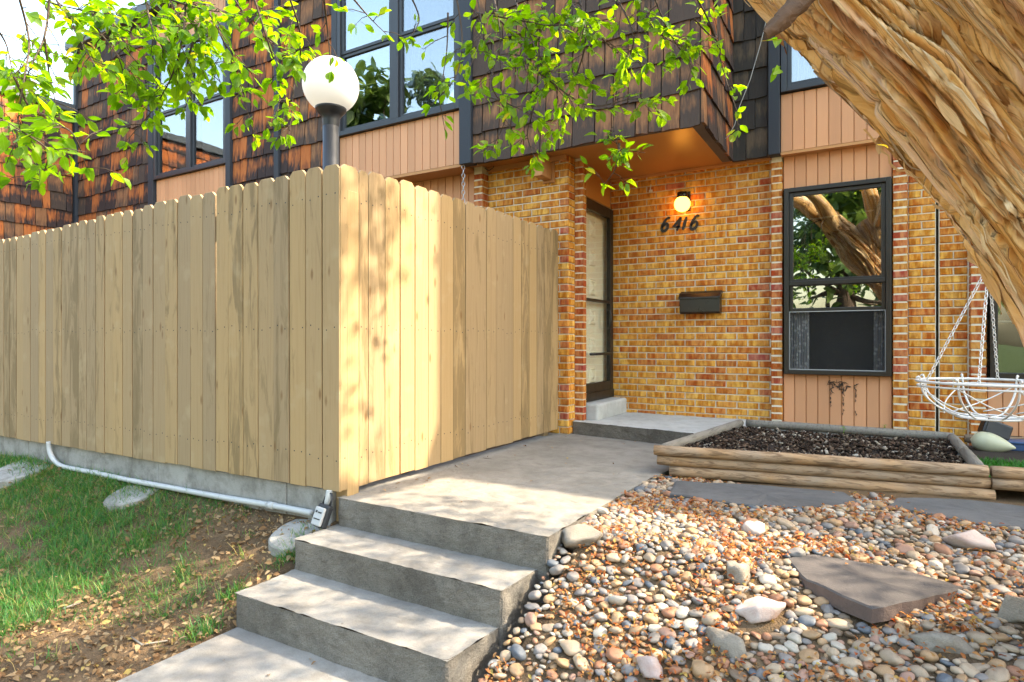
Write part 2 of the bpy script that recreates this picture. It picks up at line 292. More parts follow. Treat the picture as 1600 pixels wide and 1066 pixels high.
simple('frame_brown', (0.022, 0.018, 0.015), 0.38, bump=0.05, spec=0.5)
simple('frame_slate', (0.045, 0.05, 0.062), 0.45, bump=0.05)
simple('roof_metal', (0.10, 0.115, 0.13), 0.5)
simple('black_metal', (0.014, 0.012, 0.011), 0.3, var=0.3, bump=0.15, spec=0.5)
simple('number_black', (0.012, 0.011, 0.011), 0.45, bump=0.05)
simple('pole_metal', (0.022, 0.026, 0.034), 0.4, var=0.3, bump=0.1)
simple('door_cream', (0.76, 0.72, 0.58), 0.45, var=0.05, bump=0.05)
simple('wall_cream', (0.62, 0.56, 0.46), 0.7, var=0.05)
simple('white_metal', (0.78, 0.77, 0.76), 0.35, var=0.06, bump=0.05, spec=0.5)
simple('pvc', (0.66, 0.68, 0.68), 0.45, var=0.10, scale=5, bump=0.08)
simple('lock_grey', (0.62, 0.64, 0.66), 0.4, var=0.1); simple('rubber', (0.02, 0.022, 0.026), 0.6)
simple('steel', (0.45, 0.46, 0.47), 0.35, 0.9); simple('gourd', (0.60, 0.60, 0.42), 0.4, var=0.12, bump=0.05, scale=20)
simple('blue_plastic', (0.04, 0.08, 0.18), 0.4); simple('dark_void', (0.06, 0.055, 0.05), 0.9, var=0.05)  # dark_void: backing panels with the dim interior's shade put into their colour
simple('wire', (0.35, 0.35, 0.35), 0.6); simple('dark_core', (0.12, 0.10, 0.09), 0.9)
g = G('curtain'); v = g.obj(); n = g.noise(g.vec(v, (25, 25, 1)), 1.0, 3)
MT['curtain'] = g.done(g.bsdf(g.mix(n, (0.55, 0.56, 0.58), (0.75, 0.76, 0.78)), 0.85, g.bump(n, 0.5, 0.02), 0.2))
g = G('lace'); v = g.obj(); vo = g.n('TexVoronoi', 'Distance', Vector=v, Scale=26.0)
MT['lace'] = g.done(g.bsdf(g.mix(g.ramp(vo, [(0.25, 0), (0.45, 1)]), (0.8, 0.8, 0.8), (0.42, 0.42, 0.43)), 0.9, g.bump(vo, 0.4, 0.01), 0.1))
def mk_glass(name, refl, tint, fk=0.9):
    g = G(name); v = g.obj(); n = g.noise(v, 1.6, 2)
    gl = g.n('BsdfGlossy', 0, None, Color=(0.95, 0.97, 1, 1), Roughness=0.01, Normal=g.bump(n, 0.06, 0.05))
    tr = g.n('BsdfTransparent', 0, None, Color=(*tint, 1))
    lw = g.n('LayerWeight', 'Fresnel', None, Blend=0.35)
    mx = g.n('MixShader'); g.t.links.new(g.math('MAXIMUM', g.math('MULTIPLY', lw, fk), refl), mx.inputs[0])
    g.t.links.new(tr, mx.inputs[1]); g.t.links.new(gl, mx.inputs[2]); MT[name] = g.done(mx.outputs[0])
mk_glass('glass', 0.18, (0.85, 0.88, 0.88)); mk_glass('glass_refl', 0.30, (0.62, 0.72, 0.68)); mk_glass('glass_clear', 0.07, (0.97, 0.97, 0.95), 0.12)
g = G('screen'); tr = g.n('BsdfTransparent', 0, None, Color=(1, 1, 1, 1)); di = g.bsdf((0.035, 0.034, 0.033, 1), 0.8)
mx = g.n('MixShader'); mx.inputs[0].default_value = 0.22; g.t.links.new(tr, mx.inputs[1]); g.t.links.new(di, mx.inputs[2]); MT['screen'] = g.done(mx.outputs[0])
g = G('lit_globe'); em = g.n('Emission', 0, None, Color=(1.0, 0.37, 0.043, 1), Strength=2.2); MT['lit_globe'] = g.done(em)
g = G('white_globe'); d = g.bsdf((0.86, 0.86, 0.85, 1), 0.35, None, 0.5); t = g.n('BsdfTranslucent', 0, None, Color=(0.9, 0.9, 0.88, 1))
mx = g.n('MixShader'); mx.inputs[0].default_value = 0.4; g.t.links.new(d, mx.inputs[1]); g.t.links.new(t, mx.inputs[2]); MT['white_globe'] = g.done(mx.outputs[0])

# ------------------------------------------------------------------ mesh helpers
class MB:
    def __init__(s): s.v = []; s.f = []; s.m = []; s.uv = []; s.mi = 0
    def add(s, vs, fs, uvs=None):
        b = len(s.v); s.v += [tuple(p) for p in vs]
        for f in fs:
            s.f.append([b + i for i in f]); s.m.append(s.mi)
            s.uv.append([uvs[i] for i in f] if uvs else [(0, 0)] * len(f))
        return s
    def box(s, x0, x1, y0, y1, z0, z1):
        vs = [(x, y, z) for x in (x0, x1) for y in (y0, y1) for z in (z0, z1)]
        return s.add(vs, [(0, 1, 3, 2), (4, 6, 7, 5), (0, 4, 5, 1), (2, 3, 7, 6), (0, 2, 6, 4), (1, 5, 7, 3)])
    def obox(s, mat, sx, sy, sz):
        vs = [mat @ Vector((x * sx / 2, y * sy / 2, z * sz / 2)) for x in (-1, 1) for y in (-1, 1) for z in (-1, 1)]
        return s.add(vs, [(0, 1, 3, 2), (4, 6, 7, 5), (0, 4, 5, 1), (2, 3, 7, 6), (0, 2, 6, 4), (1, 5, 7, 3)])
    def prism(s, poly, y0, y1):                                          # polygon in x,z pushed along y
        n = len(poly); vs = [(x, y0, z) for x, z in poly] + [(x, y1, z) for x, z in poly]
        fs = [tuple(range(n)), tuple(range(2 * n - 1, n - 1, -1))] + [((i + 1) % n, i, n + i, n + (i + 1) % n) for i in range(n)]
        return s.add(vs, fs)
    def tube(s, pts, r, n=8, caps=True, closed=False):
        pts = [Vector(p) for p in pts]; m = len(pts); rr = r if isinstance(r, (list, tuple)) else [r] * m
        vs = []; uvs = []; up = None; L = 0
        for i, p in enumerate(pts):
            a = pts[i - 1] if (i > 0 or closed) else p; b = pts[(i + 1) % m] if (i < m - 1 or closed) else p
            d = (b - a).normalized()
            if up is None: up = d.orthogonal().normalized()
            up = (up - d * up.dot(d)).normalized(); sd = d.cross(up)
            if i: L += (p - pts[i - 1]).length
            for k in range(n):
                an = 2 * math.pi * k / n; vs.append(p + (up * math.cos(an) + sd * math.sin(an)) * rr[i]); uvs.append((k / n, L))
        fs = []
        for i in range(m if closed else m - 1):
            for k in range(n):
                j = (i + 1) % m; fs.append((i * n + k, i * n + (k + 1) % n, j * n + (k + 1) % n, j * n + k))
        if caps and not closed: fs += [tuple(range(n - 1, -1, -1)), tuple((m - 1) * n + k for k in range(n))]
        return s.add(vs, fs, uvs)
    def lathe(s, c, prof, n=24):
        c = Vector(c); vs = [c + Vector((r * math.cos(2 * math.pi * k / n), r * math.sin(2 * math.pi * k / n), z)) for r, z in prof for k in range(n)]
        fs = [(i * n + k, i * n + (k + 1) % n, (i + 1) * n + (k + 1) % n, (i + 1) * n + k) for i in range(len(prof) - 1) for k in range(n)]
        return s.add(vs, fs)
    def mesh(s, name, mats, smooth=False, off=(0, 0, 0)):
        me = bpy.data.meshes.new(name); o = Vector(off)
        me.from_pydata([tuple(Vector(p) - o) for p in s.v], [], s.f)
        for m in (mats if isinstance(mats, (list, tuple)) else [mats]): me.materials.append(MT[m])
        me.polygons.foreach_set('material_index', s.m)
        ul = me.uv_layers.new(name='UVMap'); flat = [c for f in s.uv for p in f for c in p]; ul.data.foreach_set('uv', flat)
        if smooth: me.polygons.foreach_set('use_smooth', [True] * len(me.polygons))
        me.update(); return me
def link(name, me): o = bpy.data.objects.new(name, me); C.objects.link(o); return o
def bevel(o, wd=0.004, seg=2):
    m = o.modifiers.new('bevel', 'BEVEL'); m.width = wd; m.segments = seg; m.limit_method = 'ANGLE'; m.angle_limit = math.radians(40); return o
def tag(o, label=None, cat=None, group=None, kind=None):
    if label: o['label'] = label
    if cat: o['category'] = cat
    if group: o['group'] = group
    if kind: o['kind'] = kind
    return o
WL = {}
def empty(name, loc, label, cat, group=None):
    o = bpy.data.objects.new(name, None); o.empty_display_size = 0.1; C.objects.link(o); o.location = loc; WL[o.name] = Vector(loc)
    return tag(o, label, cat, group)
def child(o, parent):                                                    # keep the child where it was built (world coordinates)
    o.parent = parent; o.matrix_parent_inverse = Matrix.Translation(-WL.get(parent.name, Vector((0, 0, 0)))); return o
def part(name, mb, mat, parent, smooth=False, bev=0, seg=2):
    o = link(name, mb.mesh(name, mat, smooth)); child(o, parent)
    if bev: bevel(o, bev, seg)
    return o
def solo(name, mb, mat, base, label, cat, group=None, smooth=False, bev=0, kind=None):
    o = link(name, mb.mesh(name, mat, smooth, base)); o.location = base; WL[o.name] = Vector(base)
    if bev: bevel(o, bev)
    return tag(o, label, cat, group, kind)
def struct(name, mb, mat, parent=None, bev=0, smooth=False, seg=2):
    o = link(name, mb.mesh(name, mat, smooth))
    if parent: child(o, parent)
    else: o['kind'] = 'structure'
    if bev: bevel(o, bev, seg)
    return o
def np_mesh(name, V, Fc, mat, UV=None, smooth=False):                    # quick mesh from numpy arrays (faces all alike in size)
    me = bpy.data.meshes.new(name); k = Fc.shape[1]
    me.vertices.add(len(V)); me.vertices.foreach_set('co', np.ascontiguousarray(V, dtype=np.float32).ravel())
    me.loops.add(Fc.size); me.loops.foreach_set('vertex_index', np.ascontiguousarray(Fc, dtype=np.int32).ravel())
    me.polygons.add(len(Fc)); me.polygons.foreach_set('loop_start', np.arange(0, Fc.size, k, dtype=np.int32))
    me.materials.append(MT[mat])
    if UV is not None:
        ul = me.uv_layers.new(name='UVMap'); ul.data.foreach_set('uv', np.ascontiguousarray(UV[Fc.ravel()], dtype=np.float32).ravel())
    me.update(calc_edges=True); me.validate()
    if smooth: me.polygons.foreach_set('use_smooth', np.ones(len(me.polygons), dtype=bool))
    return me
def scatter_mesh(name, tv, tf, mats, mat, tuv=None, smooth=False):       # many copies of small template meshes in one mesh
    n = len(mats); V = np.empty((n, len(tv), 3), np.float32); A = np.array([np.array(m) for m in mats])
    V = np.einsum('nij,vj->nvi', A[:, :3, :3], tv) + A[:, None, :3, 3]
    Fc = (tf[None] + (np.arange(n) * len(tv))[:, None, None]).reshape(-1, tf.shape[1])
    return np_mesh(name, V.reshape(-1, 3), Fc, mat, np.tile(tuv, (n, 1)) if tuv is not None else None, smooth)

QUOTA = {}; ALLP = {}
def pieces(root, parent, name, specs):
    """specs: (mesh, world matrix, size). The pieces are collected and built at the end: 300 largest on screen as objects."""
    ALLP.setdefault((root.name, name), []).extend((parent, me, M_, sz) for me, M_, sz in specs)
def flush_pieces(limit=300):
    for (rn, name), L in ALLP.items():
        sc = []
        for i, (pa, me, M_, sz) in enumerate(L):
            q = proj(M_.translation); s = 0
            if q and -30 < q[0] < 1630 and -40 < q[1] < 1100: s = (sz / q[2]) ** 2
            if q and name == 'brick' and q[0] < 874 and q[1] > lerp(256, 365, (q[0] - 532) / 340): s = 0
            sc.append((s, i))
        sc.sort(reverse=True); keep = set(i for s, i in sc[:limit] if s > 0)
        rest = {}
        for i, (pa, me, M_, sz) in enumerate(L):
            if i in keep:
                o = link(name, me); child(o, pa); o.matrix_basis = M_
            else: rest.setdefault((pa.name, me.materials[0].name), []).append((pa, me, M_))
        for (pn, mn), R in rest.items():
            mb = MB(); pa = R[0][0]
            for _, me, M_ in R:
                ul = me.uv_layers[0].data
                b = len(mb.v); mb.v += [tuple(M_ @ v.co) for v in me.vertices]
                for p in me.polygons:
                    mb.f.append([b + k for k in p.vertices]); mb.m.append(0); mb.uv.append([tuple(ul[k].uv) for k in p.loop_indices])
            nm = {'brick': 'brick_courses', 'shingle': 'shingle_courses'}.get(name, name + '_mass')
            o = link(nm, mb.mesh(nm, mn)); child(o, pa); o['kind'] = 'stuff'

# brick faces: local x = length, y = outwards negative, z = up; origin at the face's centre
BR = {}
def brick_mesh(Lb, H, mat, var):
    key = (round(Lb, 3), mat, var)
    if key in BR: return BR[key]
    rr = random.Random(str(key)); j = lambda s=0.0014: rr.uniform(-s, s)
    x, z, d, c = Lb / 2, H / 2, 0.012, 0.005
    vs = [(-x, d, -z), (x, d, -z), (x, d, z), (-x, d, z)]
    vs += [(-x + j(), -d + c, -z + j()), (x + j(), -d + c, -z + j()), (x + j(), -d + c, z + j()), (-x + j(), -d + c, z + j())]
    k = 0.005
    vs += [(-x + k + j(), -d + j(), -z + k + j()), (x - k + j(), -d + j(), -z + k + j()), (x - k + j(), -d + j(), z - k + j()), (-x + k + j(), -d + j(), z - k + j())]
    fs = [(8, 9, 10, 11)] + [(4 + i, 4 + (i + 1) % 4, 8 + (i + 1) % 4, 8 + i) for i in range(4)] + [(i, (i + 1) % 4, 4 + (i + 1) % 4, 4 + i) for i in range(4)]
    BR[key] = MB().add(vs, fs).mesh('brick', mat); return BR[key]
CH = 0.0667; BH = 0.0555
def brick_face(root, parent, org, ax, x0, x1, z0, z1, mat='brick', L=0.2, stagger=0.5, ends=None, header=False):
    """courses on a face: org = point on the face at x=0,z=0, ax = unit vector along the face"""
    ax = Vector(ax); nrm = ax.cross(Vector((0, 0, 1))); out = []
    R = Matrix((ax, -nrm, Vector((0, 0, 1)))).transposed().to_4x4()
    n = int(round((z1 - z0) / CH))
    for k in range(n):
        zc = z0 + (k + 0.5) * CH
        if zc + BH / 2 > z1 + 0.01: break
        if header: cuts = [(x0, x1)]
        else:
            cuts = []; x = x0 - L * stagger * (k % 2)
            while x < x1 - 1e-4:
                a, b = max(x, x0), min(x + L, x1)
                if b - a > 0.03: cuts.append((a, b))
                x += L
        for ci, (a, b) in enumerate(cuts):
            Lb = b - a - 0.011
            if Lb < 0.02: continue
            Lb = round(Lb / 0.004) * 0.004
            m = mat
            if ends and ((ci == 0 and 'l' in ends) or (ci == len(cuts) - 1 and 'r' in ends)) and Lb < 0.14: m = 'brick_red'
            if mat == 'brick' and random.random() < 0.025: m = 'brick_red'
            me = brick_mesh(Lb, BH, m, random.randrange(4))
            p = Vector(org) + ax * ((a + b) / 2) + Vector((0, 0, zc)) + nrm * random.uniform(0.000, 0.004)
            out.append((me, Matrix.Translation(p) @ R @ Matrix.Rotation(random.uniform(-.006, .006), 4, 'Y'), Lb))
    pieces(root, parent, 'brick', out)

SH = {}
def shingle_mesh(wd, h, mat, var):
    key = (round(wd, 2), round(h, 2), mat, var)
    if key in SH: return SH[key]
    rr = random.Random(str(key)); x = key[0] / 2; t0, t1 = rr.uniform(0.02, 0.03), 0.008      # butt thickness, top thickness
    j = lambda s: rr.uniform(-s, s)
    b0, b1 = j(0.008), j(0.008); bm = (b0 + b1) / 2 + j(0.005); cup = j(0.004)
    vs = []; uv = []
    for zz, th, zl in ((0, t0, True), (h * 0.5, (t0 + t1) / 2, False), (h + 0.03, t1, False)):
        for xx, dz in ((-x, b0), (0, bm), (x, b1)):
            vs.append((xx + (j(0.0015)), -th - (cup if xx == 0 else 0), zz + (dz if zl else 0))); uv.append((xx, zz / h))
    for xx, dz in ((-x, b0), (0, bm), (x, b1)): vs.append((xx, 0.002, dz)); uv.append((xx, 0.0))
    vs += [(-x, 0.002, h + 0.03), (x, 0.002, h + 0.03)]; uv += [(-x, 1), (x, 1)]
    fs = [(0, 1, 4, 3), (1, 2, 5, 4), (3, 4, 7, 6), (4, 5, 8, 7), (9, 10, 1, 0), (10, 11, 2, 1), (0, 3, 6, 12), (0, 12, 9), (2, 11, 13), (2, 13, 8, 5), (9, 12, 13, 11, 10)]
    fs = [f for f in fs if len(f) < 5]; fs[6] = (9, 0, 3, 6); fs[7] = (9, 6, 12)
    SH[key] = MB().add(vs, fs, uv).mesh('shingle', mat); return SH[key]
EX = 0.28
def shingle_face(root, parent, org, ax, x0, x1, z0, z1, mats):
    ax = Vector(ax); nrm = ax.cross(Vector((0, 0, 1))); out = []
    R = Matrix((ax, -nrm, Vector((0, 0, 1)))).transposed().to_4x4()
    k = 0; z = z0
    while z < z1 - 0.05:
        h = min(EX, z1 - z - 0.03); x = x0
        while x < x1 - 0.02:
            wd = random.choice((0.11, 0.13, 0.15, 0.17, 0.19, 0.21))
            if x1 - x - wd < 0.07: wd = x1 - x
            wd = min(wd, x1 - x); wd = max(0.04, math.floor(wd * 100) / 100)
            mt = mats[0] if len(mats) == 1 or random.random() < 0.72 else mats[1]
            me = shingle_mesh(wd - 0.01 if wd > 0.05 else wd, round(h, 2), mt, random.randrange(5))
            p = Vector(org) + ax * (x + wd / 2) + Vector((0, 0, z + random.uniform(-0.006, 0.006)))
            out.append((me, Matrix.Translation(p) @ R @ Matrix.Rotation(random.uniform(-.014, .014), 4, 'Y'), wd)); x += wd
        z += EX; k += 1
    pieces(root, parent, 'shingle', out)

# ================================================================== THE SETTING
def axis(a, b, st, far):
    xs = list(np.arange(a, b + 1e-6, st)); k = st
    lo = []; x = a; k = st
    while x > -far: k *= 1.45; x -= k; lo.append(x)
    hi = []; x = b; k = st
    while x < far: k *= 1.45; x += k; hi.append(x)
    return lo[::-1] + xs + hi
gx = axis(-9, 3.4, 0.09, 400); gy = axis(-0.6, 6.4, 0.09, 400)
V = np.array([(x, y, zg(x, y) - (0.0 if -9.2 < x < 3.6 else 0)) for y in gy for x in gx]); nx = len(gx)
idx = np.arange(len(V)).reshape(len(gy), nx)
Fc = np.stack([idx[:-1, :-1], idx[:-1, 1:], idx[1:, 1:], idx[1:, :-1]], -1).reshape(-1, 4)
o = link('ground', np_mesh('ground', V, Fc, 'ground', None, True)); o['kind'] = 'structure'

# upper walkway: two poured slabs with a joint; the steps; the lower path; the porch
wk = bpy.data.objects.new('walkway', None); C.objects.link(wk); wk.location = (-1.9, 3.8, 0); WL['walkway'] = Vector((-1.9, 3.8, 0)); wk['kind'] = 'structure'
def worn(o, lv=6):
    m = o.modifiers.new('sub', 'SUBSURF'); m.subdivision_type = 'SIMPLE'; m.levels = m.render_levels = lv
    for nm, sc_, st_ in (('wear', .11, .017), ('grit', .03, .006)):
        t = bpy.data.textures.get(nm) or bpy.data.textures.new(nm, 'CLOUDS'); t.noise_scale = sc_; t.noise_depth = 3
        d = o.modifiers.new(nm, 'DISPLACE'); d.texture = t; d.strength = st_; d.mid_level = .5; d.texture_coords = 'GLOBAL'
def slab(name, poly, z0, z1, mat, parent=None, bev=0.015, riser=None):
    mb = MB(); n = len(poly)
    vs = [(x, y, z1) for x, y in poly] + [(x, y, z0) for x, y in poly]
    mb.add(vs, [tuple(range(n)), tuple(range(2 * n - 1, n - 1, -1))])
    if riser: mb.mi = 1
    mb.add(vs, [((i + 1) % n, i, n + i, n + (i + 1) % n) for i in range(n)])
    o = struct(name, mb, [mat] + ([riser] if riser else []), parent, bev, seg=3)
    if riser: worn(o)
    return o
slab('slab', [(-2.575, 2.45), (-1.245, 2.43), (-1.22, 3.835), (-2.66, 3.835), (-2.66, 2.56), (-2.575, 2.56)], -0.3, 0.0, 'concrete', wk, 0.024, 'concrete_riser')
slab('slab', [(-2.66, 3.845), (-1.22, 3.845), (-1.05, 5.6), (-2.66, 5.6)], -0.3, -0.003, 'concrete', wk, 0.006)
st = empty('concrete_steps', (-1.93, 1.85, -0.47), 'grey poured concrete steps climbing from the lower path to the walkway', 'steps')
def step(poly, z1):
    n = len(poly); mb = MB(); vs = [(x, y, z1) for x, y in poly] + [(x, y, -0.62) for x, y in poly]
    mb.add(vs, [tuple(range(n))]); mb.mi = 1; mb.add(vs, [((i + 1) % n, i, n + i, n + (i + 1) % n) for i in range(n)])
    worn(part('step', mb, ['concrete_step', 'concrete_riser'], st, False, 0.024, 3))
step([(-2.59, 2.165), (-1.315, 2.15), (-1.30, 2.47), (-2.59, 2.47)], -0.155)
step([(-2.58, 1.82), (-1.355, 1.83), (-1.33, 2.18), (-2.58, 2.18)], -0.31)
slab('path', [(-2.55, -14), (-1.33, -14), (-1.36, 1.85), (-2.56, 1.85)], -0.7, -0.465, 'concrete_step')
slab('porch_slab', [(-2.45, 5.27), (-1.9, 5.18), (-0.95, 5.03), (-0.8, 6.24), (-2.45, 6.24)], -0.1, 0.115, 'concrete_pale', None, 0.018, 'concrete_riser')
mb = MB().box(-2.445, -2.255, 5.43, 6.236, 0.10, 0.27)
solo('doorstep', mb, 'concrete_pale', (-2.35, 5.8, 0.11), 'pale painted concrete doorstep under the storm door', 'step', None, False, 0.02)

# ================================================================== THE TOWNHOUSE
YB, YW, YU, YM = 6.25, 5.2, 4.91, 6.1        # entry wall, left wing wall, upper storey over the wing, upper storey on the right
ZS, ZR = 2.6, 5.57
th = empty('townhouse', (-1.6, 6.25, 0), 'tan brick townhouse with shingled upper storey and recessed lit entry, numbered 6416', 'house')
nb = empty('townhouse', (-8.5, 5.2, 0), 'shingled neighbouring townhouse with a bay window behind the tan fence', 'house')
rn = empty('townhouse', (2.2, 6.25, 0), 'adjoining brick townhouse right of the dark wall joint, mostly hidden by the trunk', 'house')
pw = empty('townhouse', (-12.5, 3, 0), 'lower shingled house wing standing at right angles at the far left', 'house')

def wallpart(root, name, *b, mat='mortar'): return part(name, MB().box(*b), mat, root)
def pilaster(root, x0, x1, y, dep, z0, z1, mat='brick_red'):
    core = part('pilaster', MB().box(x0 + .006, x1 - .006, y + .008, y + dep, z0, z1), 'mortar', root)
    n = int((z1 - z0) / CH); out = []
    for k in range(n):
        wd = x1 - x0; key = (round(wd, 3), round(dep, 3), k % 5)
        if key not in BR:
            rr = random.Random(str(key)); x, z, d = wd / 2, BH / 2, dep / 2 - 0.004; c = 0.004; j = lambda: rr.uniform(-.0015, .0015)
            vs = []
            for yy, ins in ((d, 0), (-d + c, 0), (-d, c)):
                vs += [(-x + ins + j(), yy, -z + ins + j()), (x - ins + j(), yy, -z + ins + j()), (x - ins + j(), yy, z - ins + j()), (-x + ins + j(), yy, z - ins + j())]
            fs = [(8, 9, 10, 11)] + [(a + i, a + (i + 1) % 4, a + 4 + (i + 1) % 4, a + 4 + i) for a in (0, 4) for i in range(4)]
            BR[key] = MB().add(vs, fs).mesh('brick', mat)
        p = Vector(((x0 + x1) / 2, y + dep / 2 + random.uniform(-.001, .003), z0 + (k + .5) * CH))
        out.append((BR[key], Matrix.Translation(p), wd * 1.4))
    pieces(root, core, 'brick', out)

# entry back wall
ew = wallpart(th, 'entry_wall', -2.6, -0.80, YB - 0.004, YB + 0.12, 0.0, ZS + 0.02)
brick_face(th, ew, (0, YB, 0.015), (1, 0, 0), -2.445, -0.825, 0, 2.6, ends='r')
pilaster(th, -0.826, -0.728, 6.15, 0.11, 0.0, 2.6); pilaster(th, 0.138, 0.246, 6.15, 0.11, 0.0, 2.6)
sw = wallpart(th, 'side_wall', 0.2, 0.448, YB - 0.004, YB + 0.12, 0.0, ZS + 0.02)
brick_face(th, sw, (0, YB, 0.015), (1, 0, 0), 0.25, 0.447, 0, 2.6, L=0.197, stagger=0.5)
# left wing
ww = wallpart(th, 'wing_wall', -5.15, -2.458, YW + 0.004 - 0.008, YW + 0.16, -0.05, ZS + 0.02)
brick_face(th, ww, (0, YW, 0.0), (1, 0, 0), -3.34, -2.446, 0, 2.6, ends='r')
brick_face(th, ww, (-2.458, YW, 0.0), (0, 1, 0), 0.0, 0.13, 0, 2.6, mat='brick', header=True)
pilaster(th, -2.456, -2.364, 5.335, 0.075, 0.115, 2.6); pilaster(th, -3.44, -3.335, 5.08, 0.13, 0.0, 2.6)
# door wall and door
part('door_header', MB().box(-2.52, -2.446, 5.40, YB - .005, 2.30, ZS), 'soffit', th)
part('door_jamb', MB().box(-2.56, -2.45, 5.345, 5.45, 0.1, 2.3), 'siding_trim', th)
dr = part('front_door', MB().box(-2.545, -2.50, 5.42, 6.24, 0.27, 2.30), 'door_cream', th)
for zc in np.linspace(0.52, 2.02, 6):
    for yc in (5.62, 5.86):
        p = MB(); a = 0.075; h = 0.085
        p.add([(-2.499, yc - a, zc - h), (-2.499, yc + a, zc - h), (-2.499, yc + a, zc + h), (-2.499, yc - a, zc + h),
               (-2.482, yc - a + .02, zc - h + .02), (-2.482, yc + a - .02, zc - h + .02), (-2.482, yc + a - .02, zc + h - .02), (-2.482, yc - a + .02, zc + h - .02),
               (-2.490, yc - a + .04, zc - h + .04), (-2.490, yc + a - .04, zc - h + .04), (-2.490, yc + a - .04, zc + h - .04), (-2.490, yc - a + .04, zc + h - .04),
               (-2.470, yc, zc)],
              [(i, (i + 1) % 4, 4 + (i + 1) % 4, 4 + i) for i in range(4)] + [(4 + i, 4 + (i + 1) % 4, 8 + (i + 1) % 4, 8 + i) for i in range(4)] + [(8 + i, 8 + (i + 1) % 4, 12) for i in range(4)])
        child(link('door_panel', p.mesh('door_panel', 'door_cream')), dr)
sd = part('storm_door', MB().box(-2.455, -2.41, 5.40, 5.47, 0.28, 2.27).box(-2.455, -2.41, 6.15, 6.235, 0.28, 2.27).box(-2.4545, -2.4105, 5.47, 6.15, 2.17, 2.27).box(-2.4545, -2.4105, 5.47, 6.15, 0.36, 0.45)
          .box(-2.4545, -2.415, 5.47, 6.15, 1.265, 1.295).box(-2.465, -2.40, 5.40, 6.238, 0.275, 0.36), 'frame_brown', th, False, 0.004)
child(link('pane', MB().box(-2.436, -2.432, 5.46, 6.16, 1.295, 2.175).mesh('pane', 'glass_clear')), sd)
child(link('pane', MB().box(-2.436, -2.432, 5.46, 6.16, 0.445, 1.266).mesh('pane', 'glass_clear')), sd)
hd = MB().tube([(-2.41, 6.05, 1.0), (-2.375, 6.05, 1.01), (-2.37, 6.05, 1.05), (-2.37, 6.055, 1.14), (-2.375, 6.05, 1.19), (-2.41, 6.05, 1.2)], [.009, .009, .011, .012, .009, .009], 8)
child(link('handle', hd.mesh('handle', 'black_metal', True)), sd)
child(link('closer', MB().tube([(-2.40, 5.6, 0.74), (-2.40, 6.14, 0.74)], 0.014, 8).mesh('closer', 'black_metal', True)), sd)
# soffit, trim, beam end
part('soffit', MB().box(-5.2, -1.17, YU + 0.03, YB + .1, ZS + 0.001, ZS + 0.05), 'soffit', th)
part('trim', MB().box(-2.44, -0.83, YB - 0.035, YB - 0.013, 2.575, ZS), 'siding_trim', th, False, .003)
part('trim', MB().box(-3.33, -2.46, YW - 0.045, YW - 0.013, 2.555, ZS), 'siding_trim', th, False, .003)
bm = part('beam_end', MB().box(-2.705, -2.615, 4.985, YW + .02, 2.39, ZS), 'beam', th, False, 0.004)
child(link('trim', MB().box(-2.612, -2.585, 5.165, YW - .013, 2.36, 2.55).box(-2.705, -2.612, 5.166, YW - .013, 2.362, 2.388).mesh('trim', 'siding_trim')), bm)
# upper storey backing
ub = part('shingle_wall', MB().box(-3.33, -1.168, YU + 0.006, YU + 0.1, ZS - 0.005, ZR - .1), 'dark_core', th)
shingle_face(th, ub, (0, YU, ZS - 0.03), (1, 0, 0), -3.32, -1.163, 0, ZR - ZS - .08, ['shingle_brown'])
us = part('shingle_wall', MB().box(-1.26, -1.169, YU + 0.1, YM + .05, ZS - 0.005, ZR - .1), 'dark_core', th)
shingle_face(th, us, (-1.163, YU - 0.02, ZS - 0.03), (0, 1, 0), 0, 1.18, 0, ZR - ZS - .08, ['shingle_orange', 'shingle_brown'])
um = part('shingle_wall', MB().box(-1.165, -0.83, YM + 0.006, YM + 0.1, ZS - 0.005, ZR - .1), 'dark_core', th)
shingle_face(th, um, (0, YM, ZS - 0.03), (1, 0, 0), -1.163, -0.835, 0, ZR - ZS - .08, ['shingle_grey'])
ul = part('shingle_wall', MB().box(-6.10, -5.19, YU + 0.006, YU + 0.1, ZS - 0.005, ZR - .1), 'dark_core', th)
shingle_face(th, ul, (0, YU, ZS - 0.03), (1, 0, 0), -6.07, -5.19, 0, ZR - ZS - .08, ['shingle_orange', 'shingle_brown'])
ur = part('shingle_wall', MB().box(0.24, 0.455, YM + 0.006, YM + 0.1, ZS - 0.005, ZR - .1), 'dark_core', th)
shingle_face(th, ur, (0, YM, ZS - 0.03), (1, 0, 0), 0.245, 0.455, 0, ZR - ZS - .08, ['shingle_grey'])
for a, b, y in ((-3.455, -3.32, YU), (-0.835, -0.738, YM), (-6.15, -6.07, YU), (-5.19, -5.11, YU), (0.145, 0.243, YM)):
    part('trim_post', MB().box(a, b, y - 0.055, y + 0.06, ZS - 0.025, ZR - .1), 'trim_dark', th, False, .004)
for b in ((-6.6, -1.05, YU - .12, YU + 3, ZR - .1, ZR + .04), (-1.05, 0.46, YM - .12, YM + 3, ZR - .1, ZR + .04)):
    part('roof', MB().box(*b), 'roof_metal', th, False, .01)
part('core', MB().box(-6.1, -2.6, YW + .2, 13, -.2, ZS).box(-2.59, -.83, YB + .13, 13, -.2, ZS + .05).box(-.82, .2, YB + .5, 13, -.2, ZS).box(.21, .455, YB + .13, 13, -.2, ZS), 'dark_core', th)
part('core', MB().box(-6.1, -1.27, YU + .45, 13, ZS + .06, ZR - .11).box(-1.165, .455, YM + .45, 13, ZS + .06, ZR - .11), 'dark_core', th)

